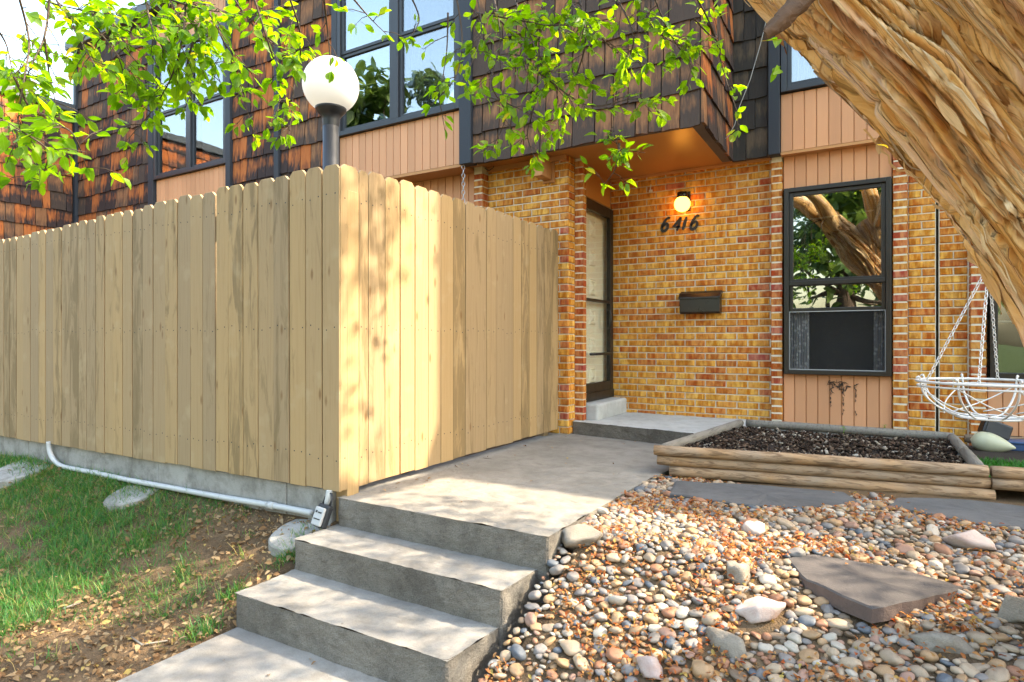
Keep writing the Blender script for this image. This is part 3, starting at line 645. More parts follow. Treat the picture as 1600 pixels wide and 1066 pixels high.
def siding(root, x0, x1, y, z0, z1, wd=0.1, name='siding_panel'):
    bk = part(name, MB().box(x0, x1, y + 0.006, y + 0.02, z0, z1), 'siding_trim', root)
    out = []; x = x0; n = max(1, round((x1 - x0) / wd)); wd = (x1 - x0) / n
    key = ('b', round(wd, 3), round(z1 - z0, 2))
    if key not in SH:
        a, h, t = wd / 2 - .003, (z1 - z0) / 2, .012
        SH[key] = MB().add([(-a, t / 2, -h), (a, t / 2, -h), (a, t / 2, h), (-a, t / 2, h), (-a, -t / 2 + .003, -h), (a, -t / 2 + .003, -h), (a, -t / 2 + .003, h), (-a, -t / 2 + .003, h),
                            (-a + .003, -t / 2, -h), (a - .003, -t / 2, -h), (a - .003, -t / 2, h), (-a + .003, -t / 2, h)],
                           [(8, 9, 10, 11), (4, 8, 11, 7), (9, 5, 6, 10), (0, 4, 7, 3), (5, 1, 2, 6), (0, 1, 5, 9, 8, 4), (3, 7, 11, 10, 6, 2)]).mesh('board', 'siding')
    for i in range(n): out.append((SH[key], Matrix.Translation((x0 + (i + .5) * wd, y, (z0 + z1) / 2)), wd * 2))
    pieces(root, bk, 'board', out)
siding(th, -0.736, 0.144, YM, ZS, 3.12); siding(th, -0.725, 0.135, 6.2, 2.27, ZS); siding(th, -0.725, 0.135, 6.2, 0.12, 0.565)
siding(th, -5.11, -3.457, YU, ZS, 3.12); siding(th, -5.11, -3.45, YW - .04, -0.02, ZS)
part('trim', MB().box(-0.735, 0.143, YM - .004, 6.19, ZS - .028, ZS - .002), 'siding_trim', th); part('trim', MB().box(-5.11, -3.457, YU - .004, YW - .05, ZS - .03, ZS - .002), 'siding_trim', th)
part('sill', MB().box(-0.725, 0.135, 6.155, 6.25, 0.06, 0.118), 'concrete_old', th, False, .006)

def ring(mb, x0, x1, z0, z1, wd, y0, y1):
    return mb.box(x0, x0 + wd, y0, y1, z0, z1).box(x1 - wd, x1, y0, y1, z0, z1).box(x0 + wd, x1 - wd, y0 + .001, y1 - .001, z0, z0 + wd).box(x0 + wd, x1 - wd, y0 + .001, y1 - .001, z1 - wd, z1)
def wavy(x0, x1, y, z0, z1, n=24, amp=.012):
    mb = MB(); vs = []
    for i in range(n + 1):
        x = lerp(x0, x1, i / n); yy = y + amp * math.sin(i * 1.9) ; vs += [(x, yy, z0), (x, yy, z1)]
    return mb.add(vs, [(2 * i, 2 * i + 2, 2 * i + 3, 2 * i + 1) for i in range(n)])
# ground-floor window by the planter (double hung, lower sash raised a little, screen below)
x0, x1, z0, z1, y = -0.712, 0.128, 0.568, 2.268, 6.17
wf = part('window', ring(MB(), x0, x1, z0, z1, .04, y - .045, y + .05), 'frame_brown', th, False, .004)
def sub(name, mb, mat, p, bev=0, smooth=False):
    o = link(name, mb.mesh(name, mat, smooth)); child(o, p)
    if bev: bevel(o, bev)
    return o
sub('sash', ring(MB(), x0 + .04, x1 - .04, 1.40, z1 - .04, .035, y - .02, y + .02), 'frame_brown', wf, .003)
sub('sash', ring(MB(), x0 + .041, x1 - .041, 1.14, 1.40, .03, y - .005, y + .035), 'frame_brown', wf, .003)
sub('meeting_rail', MB().box(x0 + .04, x1 - .04, y - .03, y + .03, 1.375, 1.415), 'frame_brown', wf, .004)
sub('pane', MB().box(x0 + .07, x1 - .07, y, y + .004, 1.43, z1 - .07), 'glass_refl', wf)
sub('pane', MB().box(x0 + .07, x1 - .07, y + .015, y + .019, 1.165, 1.378), 'glass_refl', wf)
sub('insect_screen', MB().box(x0 + .04, x1 - .04, y + .005, y + .007, z0 + .04, 1.142), 'screen', wf)
sub('screen_frame', ring(MB(), x0 + .04, x1 - .04, z0 + .04, 1.14, .007, y - .004, y + .012), 'wire', wf)
sub('curtain', wavy(x0 + .04, x0 + .20, y + .06, z0 + .03, 2.12), 'lace', wf); sub('curtain', wavy(x1 - .13, x1 - .04, y + .06, z0 + .03, 2.12), 'lace', wf)
sub('curtain_rod', MB().tube([(x0 + .04, y + .09, 1.985), (-.45, y + .09, 1.99), (-.28, y + .09, 2.0), (x1 - .04, y + .09, 2.025)], .008, 6), 'white_metal', wf)
sub('dark_backing', MB().box(x0 - .02, x1 + .02, y + .30, y + .32, .3, 2.5).box(x0 - .02, x0, y + .06, y + .3, .3, 2.5).box(x1, x1 + .02, y + .06, y + .3, .3, 2.5), 'dark_void', wf)

def upper_window(root, x0, x1, y, z0, z1, zb, left_curt, right_curt):
    wf = part('window', ring(MB(), x0, x1, z0, z1, .05, y - .05, y + .05), 'frame_slate', root, False, .004)
    xm = (x0 + x1) / 2
    sub('mullion', MB().box(xm - .05, xm + .05, y - .045, y + .045, z0 + .05, z1 - .05), 'frame_slate', wf, .004)
    for a, b, cu in ((x0 + .05, xm - .05, left_curt), (xm + .05, x1 - .05, right_curt)):
        sub('sash', ring(MB(), a, b, z0 + .05, zb, .035, y - .02, y + .02), 'frame_slate', wf, .003)
        sub('sash', ring(MB(), a, b, zb, z1 - .05, .035, y - .03, y + .01), 'frame_slate', wf, .003)
        sub('pane', MB().box(a + .03, b - .03, y, y + .004, z0 + .08, zb - .03), 'glass' if cu else 'glass_refl', wf)
        sub('pane', MB().box(a + .03, b - .03, y - .01, y - .006, zb + .03, z1 - .08), 'glass' if cu else 'glass_refl', wf)
        if cu: sub('curtain', wavy(a + (b - a) * .08, b, y + .09, z0 + .03, z1, 40, .01), 'curtain', wf)
    sub('dark_backing', MB().box(x0, x1, y + .30, y + .32, z0 - .02, z1 + .1).box(x0 - .02, x0, y + .06, y + .3, z0, z1).box(x1, x1 + .02, y + .06, y + .3, z0, z1), 'dark_void', wf)
    return wf
upper_window(th, -5.11, -3.457, YU, 3.125, 4.95, 4.02, False, True)
upper_window(th, -0.73, 0.143, YM, 3.13, 4.95, 4.02, True, True)
for a, b, y in ((-5.11, -3.457, YU), (-0.735, 0.143, YM)): siding(th, a, b, y, 4.955, 5.46)

# left neighbour
for a, b in ((-6.98, -6.152), (-10.85, -8.82)):
    k = part('shingle_wall', MB().box(a - .03, b + .03, YU + .006, YU + .1, ZS - .6, ZR - .1), 'dark_core', nb)
    shingle_face(nb, k, (0, YU, ZS - .03 - 2 * EX), (1, 0, 0), a, b, 0, ZR - ZS - .08 + 2 * EX, ['shingle_orange', 'shingle_brown'] if a < -8 else ['shingle_orange'])
for a, b in ((-7.07, -6.98), (-8.82, -8.70), (-10.93, -10.85)):
    part('trim_post', MB().box(a, b, YU - .055, YU + .06, ZS - .6, ZR - .1), 'trim_dark', nb, False, .004)
upper_window(nb, -8.69, -7.075, YU, 3.125, 4.93, 4.02, True, True)
siding(nb, -8.69, -7.075, YU, ZS, 3.12); siding(nb, -8.69, -7.075, YU, 4.935, 5.46)
part('roof', MB().box(-11.05, -6.62, YU - .12, YU + 3, ZR - .1, ZR + .04), 'roof_metal', nb, False, .01)
part('core', MB().box(-10.9, -6.11, YW, 13, -.2, ZS).box(-10.9, -6.11, YU + .45, 13, ZS + .01, ZR - .11), 'dark_core', nb)
# projecting wing, far left: faces +X
k = part('shingle_wall', MB().box(-11.0, -10.93, 1.0, 4.84, 1.4, 4.48), 'dark_core', pw)
shingle_face(pw, k, (-10.925, 1.0, 1.5), (0, 1, 0), 0, 3.84, 0, 2.98, ['shingle_orange', 'shingle_brown'])
part('roof', MB().box(-15, -10.86, 0.9, 9, 4.47, 4.60), 'roof_metal', pw, False, .01)
part('core', MB().box(-15, -11.01, 1.0, 9, -.3, 4.46), 'dark_core', pw)

# right neighbour
k = wallpart(rn, 'brick_wall', 0.468, 0.80, YB - .004, YB + .12, 0, ZS + .02)
brick_face(rn, k, (0, YB, 0.015), (1, 0, 0), 0.47, 0.665, 0, 2.6, L=0.195); pilaster(rn, 0.672, 0.778, 6.15, .11, 0, 2.6)
k = wallpart(rn, 'brick_wall', 1.70, 4.6, YB - .004, YB + .12, 0, ZS + .02)
brick_face(rn, k, (0, YB, 0.015), (1, 0, 0), 1.80, 4.5, 0, 2.6); pilaster(rn, 1.68, 1.785, 6.15, .11, 0, 2.6)
siding(rn, .785, 1.67, 6.2, .12, .565); siding(rn, .785, 1.67, 6.2, 2.27, ZS)
x0, x1, z0, z1, y = .795, 1.66, .568, 2.268, 6.17
wf = part('window', ring(MB(), x0, x1, z0, z1, .05, y - .045, y + .05), 'frame_brown', rn, False, .004)
sub('meeting_rail', MB().box(x0 + .05, x1 - .05, y - .03, y + .03, 1.375, 1.415), 'frame_brown', wf, .004)
sub('pane', MB().box(x0 + .05, x1 - .05, y, y + .004, z0 + .05, 1.38), 'glass', wf); sub('pane', MB().box(x0 + .05, x1 - .05, y - .01, y - .006, 1.41, z1 - .05), 'glass_refl', wf)
sub('shelf', MB().box(x0 + .05, x1 - .05, y + .1, y + .25, 1.02, 1.035), 'white_metal', wf)
sub('dark_backing', MB().box(x0, x1, y + .3, y + .32, .4, 2.4).box(x0 - .02, x0, y + .06, y + .3, .4, 2.4), 'dark_void', wf)
k = part('shingle_wall', MB().box(.462, 4.6, YM + .006, YM + .1, ZS - .005, ZR - .1), 'dark_core', rn)
shingle_face(rn, k, (0, YM, ZS - .03), (1, 0, 0), .465, 4.55, 0, ZR - ZS - .08, ['shingle_grey', 'shingle_brown'])
part('roof', MB().box(.47, 9.2, YM - .12, YM + 3, ZR - .1, ZR + .04), 'roof_metal', rn, False, .01)
part('added_shade_box', MB().box(0.3, 2.55, YM + .05, YM + 2.5, ZR + .041, 7.7), 'shingle_grey', rn)  # unseen box added above the roof; its edge shades the fence
part('core', MB().box(.465, 9, YB + .5, 13, -.2, ZS).box(.465, 9, YM + .11, 13, ZS + .03, ZR - .11), 'dark_core', rn)
part('rear_wall', MB().box(4.61, 9, YM, YB + .4, -.2, ZS + .02), 'dark_core', rn)

def smooth_path(P_, k=6):
    P_ = [Vector(p) for p in P_]; out = []
    for i in range(len(P_) - 1):
        p0, p1, p2, p3 = P_[max(i - 1, 0)], P_[i], P_[i + 1], P_[min(i + 2, len(P_) - 1)]
        for q in range(k):
            t = q / k; out.append(.5 * ((2 * p1) + (p2 - p0) * t + (2 * p0 - 5 * p1 + 4 * p2 - p3) * t * t + (3 * p1 - p0 - 3 * p2 + p3) * t ** 3))
    return out + [P_[-1]]
# ================================================================== THINGS ON THE HOUSE
# mailbox
mbx = empty('mailbox', tuple(PY(1094, 491, 6.23)), 'black metal mailbox on the brick wall below the house number', 'mailbox')
a, b = PY(1062, 472, 6.17).x, PY(1127, 472, 6.17).x; zt, zb = PY(1094, 455, 6.15).z, PY(1094, 490, 6.15).z
def xprism(poly, x0, x1):                                                # polygon in y,z pushed along x
    n = len(poly); vs = [(x0, y, z) for y, z in poly] + [(x1, y, z) for y, z in poly]
    return MB().add(vs, [tuple(range(n - 1, -1, -1)), tuple(range(n, 2 * n))] + [(i, (i + 1) % n, n + (i + 1) % n, n + i) for i in range(n)])
yw = YB - .014
part('body', xprism([(yw, zb), (yw - .085, zb), (yw - .105, zb + .015), (yw - .105, zt - .06), (yw, zt - .02)], a + .008, b - .008), 'black_metal', mbx, False, .004)
part('lid', xprism([(yw, zt), (yw - .02, zt + .006), (yw - .085, zt - .022), (yw - .118, zt - .06), (yw - .118, zt - .078), (yw - .108, zt - .078), (yw - .106, zt - .058), (yw, zt - .018)], a, b), 'black_metal', mbx, False, .003)
# house number
hn = empty('house_number', tuple(PY(1062, 361, YB - .02)), 'black slanted house number digits 6416 on the brick wall under the lamp', 'sign')
STR = {'6': [[(.82, .93), (.62, 1.0), (.38, .90), (.16, .62), (.06, .30), (.16, .06), (.42, -.01), (.70, .10), (.80, .33), (.66, .52), (.42, .54), (.20, .40), (.12, .26)]],
       '4': [[(.70, 1.0), (.40, .66), (.04, .30), (.45, .27), (.92, .30)], [(.74, 1.0), (.68, .5), (.62, -.02)]], '1': [[(.52, 1.0), (.48, .5), (.44, 0)]]}
for dg, px, py in (('6', 1032, 361.5), ('4', 1050, 361), ('1', 1061, 359.7), ('6', 1077, 358.5)):
    p = PY(px, py, YB - .024); mb = MB(); hw, hh = .082, .132
    for sk in STR[dg]:
        ctl = smooth_path([Vector((x, 0, z)) for x, z in sk], 4) if len(sk) > 3 and dg == '6' else [Vector((x, 0, z)) for x, z in sk]
        pts = [Vector((p.x + hw * q.x + .24 * hh * q.z, p.y, p.z + hh * q.z)) for q in ctl]
        n_ = len(pts); wd_ = [(.0085 + .005 * math.sin(math.pi * i / max(1, n_ - 1))) * (1.15 if dg == '1' else 1) for i in range(n_)]
        L_, R_ = [], []
        for i in range(n_):
            d = (pts[min(i + 1, n_ - 1)] - pts[max(i - 1, 0)]).normalized(); nn = Vector((-d.z, 0, d.x)); L_.append(pts[i] + nn * wd_[i]); R_.append(pts[i] - nn * wd_[i])
        dp = Vector((0, .009, 0)); vs = L_ + R_ + [q + dp for q in L_] + [q + dp for q in R_]
        fs = []
        for i in range(n_ - 1):
            fs += [(i, i + 1, n_ + i + 1, n_ + i), (2 * n_ + i, 3 * n_ + i, 3 * n_ + i + 1, 2 * n_ + i + 1), (i, 2 * n_ + i, 2 * n_ + i + 1, i + 1), (n_ + i, n_ + i + 1, 3 * n_ + i + 1, 3 * n_ + i)]
        fs += [(0, n_, 3 * n_, 2 * n_), (n_ - 1, 3 * n_ - 1, 4 * n_ - 1, 2 * n_ - 1)]; mb.add(vs, fs)
    part('digit', mb, 'number_black', hn)
# wall lamp
c = PY(1066, 319, 6.13); wlp = empty('wall_lamp', (c.x, YB - .02, c.z), 'lit globe wall lamp glowing warm above the house number', 'lamp')
part('globe', MB().lathe(c, [(0.0001, -.078)] + [(.078 * math.sin(u), -.078 * math.cos(u)) for u in np.linspace(.15, 2.6, 14)], 24), 'lit_globe', wlp, True)
part('fitter', MB().lathe(c, [(.001, .118), (.05, .115), (.052, .07), (.044, .062), (.04, .06)], 20), 'black_metal', wlp, True)
part('back_plate', MB().box(c.x - .055, c.x + .055, YB - .03, YB - .013, c.z - .055, c.z + .14).box(c.x - .02, c.x + .02, c.y + .03, YB - .03, c.z + .08, c.z + .11), 'black_metal', wlp, False, .006)
# small hook
p = PY(1017, 299, YB - .012)
hk = MB().box(p.x - .018, p.x + .018, p.y - .012, p.y, p.z - .014, p.z + .014).tube([p + Vector((0, -.012, 0)), p + Vector((.002, -.022, .03)), p + Vector((.008, -.02, .065))], .006, 6)
solo('wall_hook', hk, 'white_metal', tuple(p), 'tiny white hook on the bricks left of the wall lamp', 'hook', None, False, .002)

def chain_mb(mb, a, b, link_len=.032, wr=.003, wdt=.011):
    a, b = Vector(a), Vector(b); d = (b - a); n = max(2, int(d.length / (link_len * .78))); d.normalize(); s1 = d.orthogonal().normalized(); s2 = d.cross(s1)
    for i in range(n):
        c = a.lerp(b, (i + .5) / n); s = s1 if i % 2 else s2; pts = []
        for k in range(10):
            an = 2 * math.pi * k / 10; q = math.cos(an) * (link_len / 2 - wdt / 2); q += math.copysign(wdt * .25, math.cos(an)); pts.append(c + d * q + s * (math.sin(an) * wdt * .75))
        mb.tube(pts, wr, 5, False, True)
    return mb
a = PY(724, 226, YU - .02); b = PY(724, 330, YU - .02)
solo('rain_chain', chain_mb(MB(), a, b, .05, .004, .02), 'steel', tuple(a), 'thin grey rain chain hanging from the overhang behind the fence', 'chain', None, True)
# loose cables
pts = [PX(1190, 62, -1.13), PX(1165, 140, -1.12), PX(1140, 196, -1.11), PX(1124, 222, -1.12)]
solo('cable', MB().tube([PY(p_[0], p_[1], 5.72) for p_ in ((1216, -60), (1200, 20), (1188, 70), (1172, 125), (1156, 165), (1148, 195), (1138, 213), (1126, 222))], .0035, 5), 'wire', (-1.08, 5.62, 3.6), 'thin grey cable dangling in front of the shingles by the trunk', 'cable', None, True)
solo('cable', MB().tube([PY(p_[0], p_[1], YW - .06) for p_ in ((756, 252), (757, 263), (764, 267), (771, 262), (773, 252))], .004, 5), 'rubber', tuple(PY(764, 267, YW - .06)), 'short black looped cable under the shingles above the fence', 'cable', None, True)
# old iron bracket stain / vine remains under the window
br = MB()
rv = random.Random(5)
for i in range(26):
    x_, z_ = rv.gauss(-.27, .055), rv.gauss(.475, .022); q = Vector((x_, 6.188, z_)); pts = [q]
    for k in range(3): q = q + Vector((rv.gauss(0, .014), rv.uniform(-.004, .001), rv.gauss(-.004, .012))); pts.append(q)
    br.tube(pts, [.002, .005, .004, .001], 5)
for cx_ in (-.335, -.236, -.138):
    for k in range(7):
        z_ = rv.uniform(.22, .47); br.tube([(cx_ + rv.gauss(0, .003), 6.188, z_), (cx_ + rv.gauss(0, .004), 6.186, z_ - .012), (cx_, 6.188, z_ - .026)], [.001, .0045, .001], 5)
solo('dead_vine', br, 'twig', (-.26, 6.19, .3), 'scrap of dark dead vine clinging to the siding under the window', 'vine')

# ================================================================== FENCE
FY, FX, FZ0, FZ1 = 2.446, -2.545, 0.04, 1.87
fn = empty('wood_fence', (FX, FY, -0.1), 'tan painted dog-eared wooden privacy fence turning a corner beside the walkway', 'fence')
PK = {}
def picket_mesh(wd, h):
    key = (round(wd, 3), round(h, 2))
    if key in PK: return PK[key]
    x = key[0] / 2; h = key[1]; t = .017; e = min(.026, x * .45)
    poly = [(-x, 0), (x, 0), (x, h - e), (x - e, h), (-x + e, h), (-x, h - e)]; b = .0015
    ins = [(-x + b, b), (x - b, b), (x - b, h - e - b), (x - e - b * .4, h - b), (-x + e + b * .4, h - b), (-x + b, h - e - b)]
    vs = [(px, t, pz) for px, pz in poly] + [(px, b, pz) for px, pz in poly] + [(px, 0, pz) for px, pz in ins]; n = 6
    fs = [tuple(range(12, 18)), tuple(range(5, -1, -1))] + [(a + i, a + (i + 1) % n, a + n + (i + 1) % n, a + n + i) for a in (0, 6) for i in range(n)]
    PK[key] = MB().add(vs, fs).mesh('picket', 'fence_paint'); return PK[key]
rows = []
EXTRA = 22
lb = [531.5, 504, 478, 452, 428, 403, 380, 357, 337, 317, 297, 277, 258, 239, 223, 207, 192, 176, 163, 149, 135, 122, 109, 96, 83, 71, 60, 47, 36, 25, 15, 6, -8, -22, -34]
rb = [533.5, 561, 576, 602, 625, 648, 669, 689, 708, 727, 743, 760, 775, 789, 802, 815, 827, 839, 850, 861, 872.5]
NAILS = MB()
def nail(p, n):
    n = Vector(n); s = n.cross(Vector((0, 0, 1))); c = Vector(p) + n * .0008
    NAILS.add([c + (s * math.cos(a) + Vector((0, 0, 1)) * math.sin(a)) * .0048 for a in np.linspace(0, 2 * math.pi, 7)[:-1]], [tuple(range(6))])
for i in range(len(lb) - 1):
    a, b = PY(lb[i + 1], 500, FY).x, PY(lb[i], 500, FY).x; gap = random.choice((.004, .005, .006, .009))
    h = FZ1 - FZ0 + random.uniform(-.012, .008) - .05 * (-2.5 - a) / 4.3 * 0.9
    o = link('picket', picket_mesh(b - a - gap, h)); child(o, fn)
    y0 = FY + random.uniform(-.003, .003)
    o.matrix_basis = Matrix.Translation(((a + b) / 2, y0, FZ0 + random.uniform(-.006, .004) - (.03 * (-2.5 - a) / 4.3))) @ Matrix.Rotation(random.uniform(-.0035, .0035), 4, 'Y')
    for zz in (.22, .95, 1.68):
        for xx in (.25, .75): nail((lerp(a, b, xx) + random.uniform(-.01, .01), y0, zz + random.uniform(-.02, .02)), (0, -1, 0))
for i in range(EXTRA):                                                     # the run goes on past the picture's edge
    x_ = PY(lb[-1], 500, FY).x - .128 * (i + .5); o = link('picket', picket_mesh(.122, 1.78)); child(o, fn); o.matrix_basis = Matrix.Translation((x_, FY + random.uniform(-.003, .003), .005)) @ Matrix.Rotation(random.uniform(-.0035, .0035), 4, 'Y')
for i in range(len(rb) - 1):
    a, b = PX(rb[i], 500, FX).y, PX(rb[i + 1], 500, FX).y; gap = random.choice((.003, .004, .005, .007))
    if i == 0: a = FY + .001
    h = FZ1 - FZ0 + random.uniform(-.008, .008) + .02 * (a - 2.4) / 2.7
    o = link('picket', picket_mesh(b - a - gap, h)); child(o, fn); x0 = FX + random.uniform(-.003, .003)
    o.matrix_basis = Matrix.Translation((x0, (a + b) / 2, FZ0 - .005 + random.uniform(-.005, .005) + .015 * (a - 2.4) / 2.7)) @ Matrix.Rotation(math.pi / 2, 4, 'Z') @ Matrix.Rotation(random.uniform(-.003, .003), 4, 'Y')
    for zz in (.22, .95, 1.68):
        for xx in (.25, .75): nail((x0, lerp(a, b, xx), zz + random.uniform(-.02, .02)), (1, 0, 0))
part('nails', NAILS, 'rubber', fn)['kind'] = 'stuff'
for z in (.22, .95, 1.66):
    part('rail', MB().box(-9.95, FX - .03, FY + .022, FY + .06, z - .045, z + .045), 'fence_inner', fn)
    part('rail', MB().box(FX - .06, FX - .022, FY + .07, 5.15, z - .045, z + .045), 'fence_inner', fn)
for x, y in ((FX - .045, FY + .10), (-4.9, FY + .11), (-7.2, FY + .11), (-9.6, FY + .11), (FX - .11, 5.05)):
    part('post', MB().box(x - .045, x + .045, y - .045, y + .045, -.16, 1.72), 'fence_paint' if y < 2.55 and x > -3 else 'fence_inner', fn, False, .004)
ft = MB()
for a, b in ((-10.2, -6.35), (-6.345, -4.36), (-4.355, -3.02), (-3.015, -2.64)):
    ft.box(a, b, 2.475 + random.uniform(-.004, .004), 2.63, -.5, .025)
solo('concrete_footing', ft, 'concrete_old', (-4.5, 2.55, -.3), 'weathered pale concrete footing along the base of the tan fence', 'wall', None, False, .006)

# white conduit along the footing, key lockbox
cp = [(76, 690), (77, 702), (80, 712), (88, 723), (102, 730), (148, 739), (200, 750), (260, 761), (340, 776), (424, 790), (462, 797), (488, 802)]
cdt = empty('conduit', tuple(PY(300, 770, 2.43)), 'white plastic conduit pipe running along the foot of the fence', 'pipe')
cpts = [PY(a, b, 2.44) for a, b in cp]
part('pipe', MB().tube(smooth_path(cpts, 4), .0185, 10), 'pvc', cdt, True)
for i in (5, 9):
    d = (cpts[i + 1] - cpts[i]).normalized(); part('coupling', MB().tube([cpts[i] - d * .03, cpts[i] + d * .03], .0225, 10), 'pvc', cdt, True)
e = [PY(500, 800, 2.425), PY(509, 789, 2.425), PY(513, 778, 2.43), PY(515, 766, 2.44)]
part('elbow', MB().tube(smooth_path(e, 4), .019, 10), 'pvc', cdt, True)
p = PY(502, 806, 2.375); lk = empty('key_lockbox', (p.x, p.y, p.z - .06), 'small grey key lockbox hanging from the conduit at the fence corner', 'lockbox')
Rm = Matrix.Translation(p) @ Matrix.Rotation(.10, 4, 'Y') @ Matrix.Rotation(-.35, 4, 'X')
def lbox(mb, dx, dy, dz, sx, sy, sz): mb.obox(Rm @ Matrix.Translation((dx, dy, dz)), sx, sy, sz); return mb
part('shell', lbox(MB(), 0, .012, .0, .088, .04, .125), 'rubber', lk, False, .012, 3)
part('face', lbox(MB(), -.002, -.016, -.006, .07, .02, .10), 'lock_grey', lk, False, .008, 3)
mk = lbox(lbox(lbox(MB(), -.018, -.027, .018, .012, .002, .012), .008, -.027, .016, .026, .002, .008), 0, -.027, -.02, .045, .002, .006)
part('marking', mk, 'rubber', lk)
part('shackle', MB().tube([Rm @ Vector(q) for q in ((-.025, .01, .06), (-.025, .012, .10), (-.01, .014, .125), (.012, .014, .125), (.027, .012, .10), (.027, .01, .06))], .006, 8), 'rubber', lk, True)
# round stepping discs in the grass
for px, py, r, lab in ((38, 729, .26, 'round concrete disc in the grass at the far left by the footing'), (212, 767, .19, 'round concrete disc in the grass below the middle of the conduit'), (470, 828, .17, 'round concrete disc tucked between lockbox and steps')):
    p = PG(px, py, .02); n = 28; pr = [(0.0001, .012)] + [(r * f, z) for f, z in ((.6, .012), (.95, .010), (1.0, .002), (1.0, -.06))]
    mb = MB().lathe(p, pr, n); mb.v = [(x + .006 * mnoise.noise(Vector((x * 9, y * 9, 0))), y + .006 * mnoise.noise(Vector((x * 9, y * 9, 5))), z) for x, y, z in mb.v]
    gx_, gy_ = (zg(p.x + .1, p.y) - zg(p.x - .1, p.y)) / .2, (zg(p.x, p.y + .1) - zg(p.x, p.y - .1)) / .2
    gy_ = max(0, min(.45, gy_)); mb.v = [(x, y, z - .012 + gy_ * .62 * (y - p.y) + gx_ * (x - p.x)) for x, y, z in mb.v]
    solo('paving_disc', mb, 'concrete_old', (p.x, p.y, p.z - .04), lab, 'stepping stone', 'round discs in the grass')

# ================================================================== GLOBE LAMP POST
c = P(517, 134, 4.47); lp = empty('lamp_post', (c.x, c.y, -.03), 'white globe lamp on a dark post standing behind the fence corner', 'lamp')
part('pole', MB().tube([(c.x, c.y, -.05), (c.x, c.y, c.z - .23)], .058, 20), 'pole_metal', lp, True)
part('fitter', MB().lathe(c, [(.058, -.30), (.062, -.26), (.065, -.235), (.08, -.215), (.108, -.182), (.112, -.168), (.105, -.164)], 28), 'pole_metal', lp, True)
part('globe', MB().lathe(c, [(.2 * math.sin(u), -.2 * math.cos(u)) for u in np.linspace(.55, math.pi - .001, 26)], 40), 'white_globe', lp, True)

# ================================================================== STONES
import bmesh
def ico(sub):
    bm_ = bmesh.new(); bmesh.ops.create_icosphere(bm_, subdivisions=sub, radius=1); bm_.verts.ensure_lookup_table()
    v = np.array([q.co[:] for q in bm_.verts]); f = np.array([[q.index for q in t.verts] for t in bm_.faces]); bm_.free(); return v, f
I2, I1 = ico(3), ico(2)
def stone_shape(base, seed, rough=.22, sq=0.0):
    v, f = base; out = []
    for p in v:
        q = Vector(p)
        if sq: q = Vector([math.copysign(abs(c) ** (1 - sq), c) for c in q])
        k = 1 + rough * mnoise.noise(Vector(p) * .9 + Vector((seed * 7.1, 0, 0))) + rough * .45 * mnoise.noise(Vector(p) * 2.1 + Vector((0, seed * 3.3, 0)))
        out.append(q * k)
    return np.array([tuple(q) for q in out]), f
SHV = [stone_shape(I2, s, .30, .12 if s % 2 else 0) for s in range(14)]; SHL = [stone_shape(I1, s, .30, .12 if s % 2 else 0) for s in range(14)]
SM = [np_mesh('river_stone', v, f, 'stone', None, True) for v, f in SHV]
# planter corners and flagstones first (stones keep off them)
FLc, FRc, BRc, BLc = PZ(1022, 695, .185), PZ(1545, 727, .185), PZ(1497, 678, .185), PZ(1150, 655, .185)
flags = [([(1056, 752), (1192, 760), (1320, 770), (1348, 788), (1256, 795), (1168, 790), (1044, 772)], 'slate', 'long dark slate flagstone lying in front of the log planter', .01, .035),
         ([(1400, 778), (1500, 782), (1600, 792), (1680, 806), (1690, 836), (1600, 827), (1520, 818), (1440, 803), (1388, 790)], 'slate', 'dark slate flagstone at the right edge below the log planter', .012, .035),
         ([(1228, 874), (1270, 868), (1312, 875), (1400, 888), (1508, 920), (1424, 940), (1364, 952), (1316, 934), (1260, 908)], 'red_flag', 'thick reddish pointed flagstone half in sun among the river stones', .03, .05)]
FP = []
for poly, mat, lab, dz, th_ in flags:
    c0 = PG(sum(a for a, b in poly) / len(poly), sum(b for a, b in poly) / len(poly), dz)
    pts = [PZ(a, b, c0.z) for a, b in poly]; fine = []
    for i in range(len(pts)):
        a, b = pts[i], pts[(i + 1) % len(pts)]; k = max(2, int((b - a).length / .04))
        for q in range(k):
            p = a.lerp(b, q / k); fine.append((p.x + .010 * mnoise.noise(p * 14), p.y + .010 * mnoise.noise(p * 14 + Vector((9, 0, 0)))))
    FP.append([(x, y) for x, y in fine]); n = len(fine); cc = Vector((c0.x, c0.y, 0))
    mb = MB(); top = [(x, y, c0.z + .006 * mnoise.noise(Vector((x * 6, y * 6, 1)))) for x, y in fine]
    ins = [tuple(Vector(p).lerp(Vector((c0.x, c0.y, p[2])), .03) + Vector((0, 0, .006))) for p in top]; ins2 = [tuple(Vector(p).lerp(Vector((c0.x, c0.y, c0.z)), .5) + Vector((0, 0, .010 + .006 * mnoise.noise(Vector(p) * 9)))) for p in top]
    bot = [(x + .006 * mnoise.noise(Vector((x * 30, y * 30, 4))), y + .006 * mnoise.noise(Vector((x * 30, y * 30, 8))), c0.z - th_) for x, y in fine]
    vs = bot + top + ins + ins2 + [(c0.x, c0.y, c0.z + .013)]; mb.mi = 1
    mb.add(vs, [(i, (i + 1) % n, n + (i + 1) % n, n + i) for i in range(n)]); mb.mi = 0
    mb.add(vs, [(a * n + i, a * n + (i + 1) % n, (a + 1) * n + (i + 1) % n, (a + 1) * n + i) for a in (1, 2) for i in range(n)] + [(3 * n + i, 3 * n + (i + 1) % n, 4 * n) for i in range(n)])
    solo('flagstone', mb, ['slate' if mat == 'slate' else 'slate_warm', mat], (c0.x, c0.y, c0.z - th_), lab, 'flagstone', 'flagstones in the river stones')
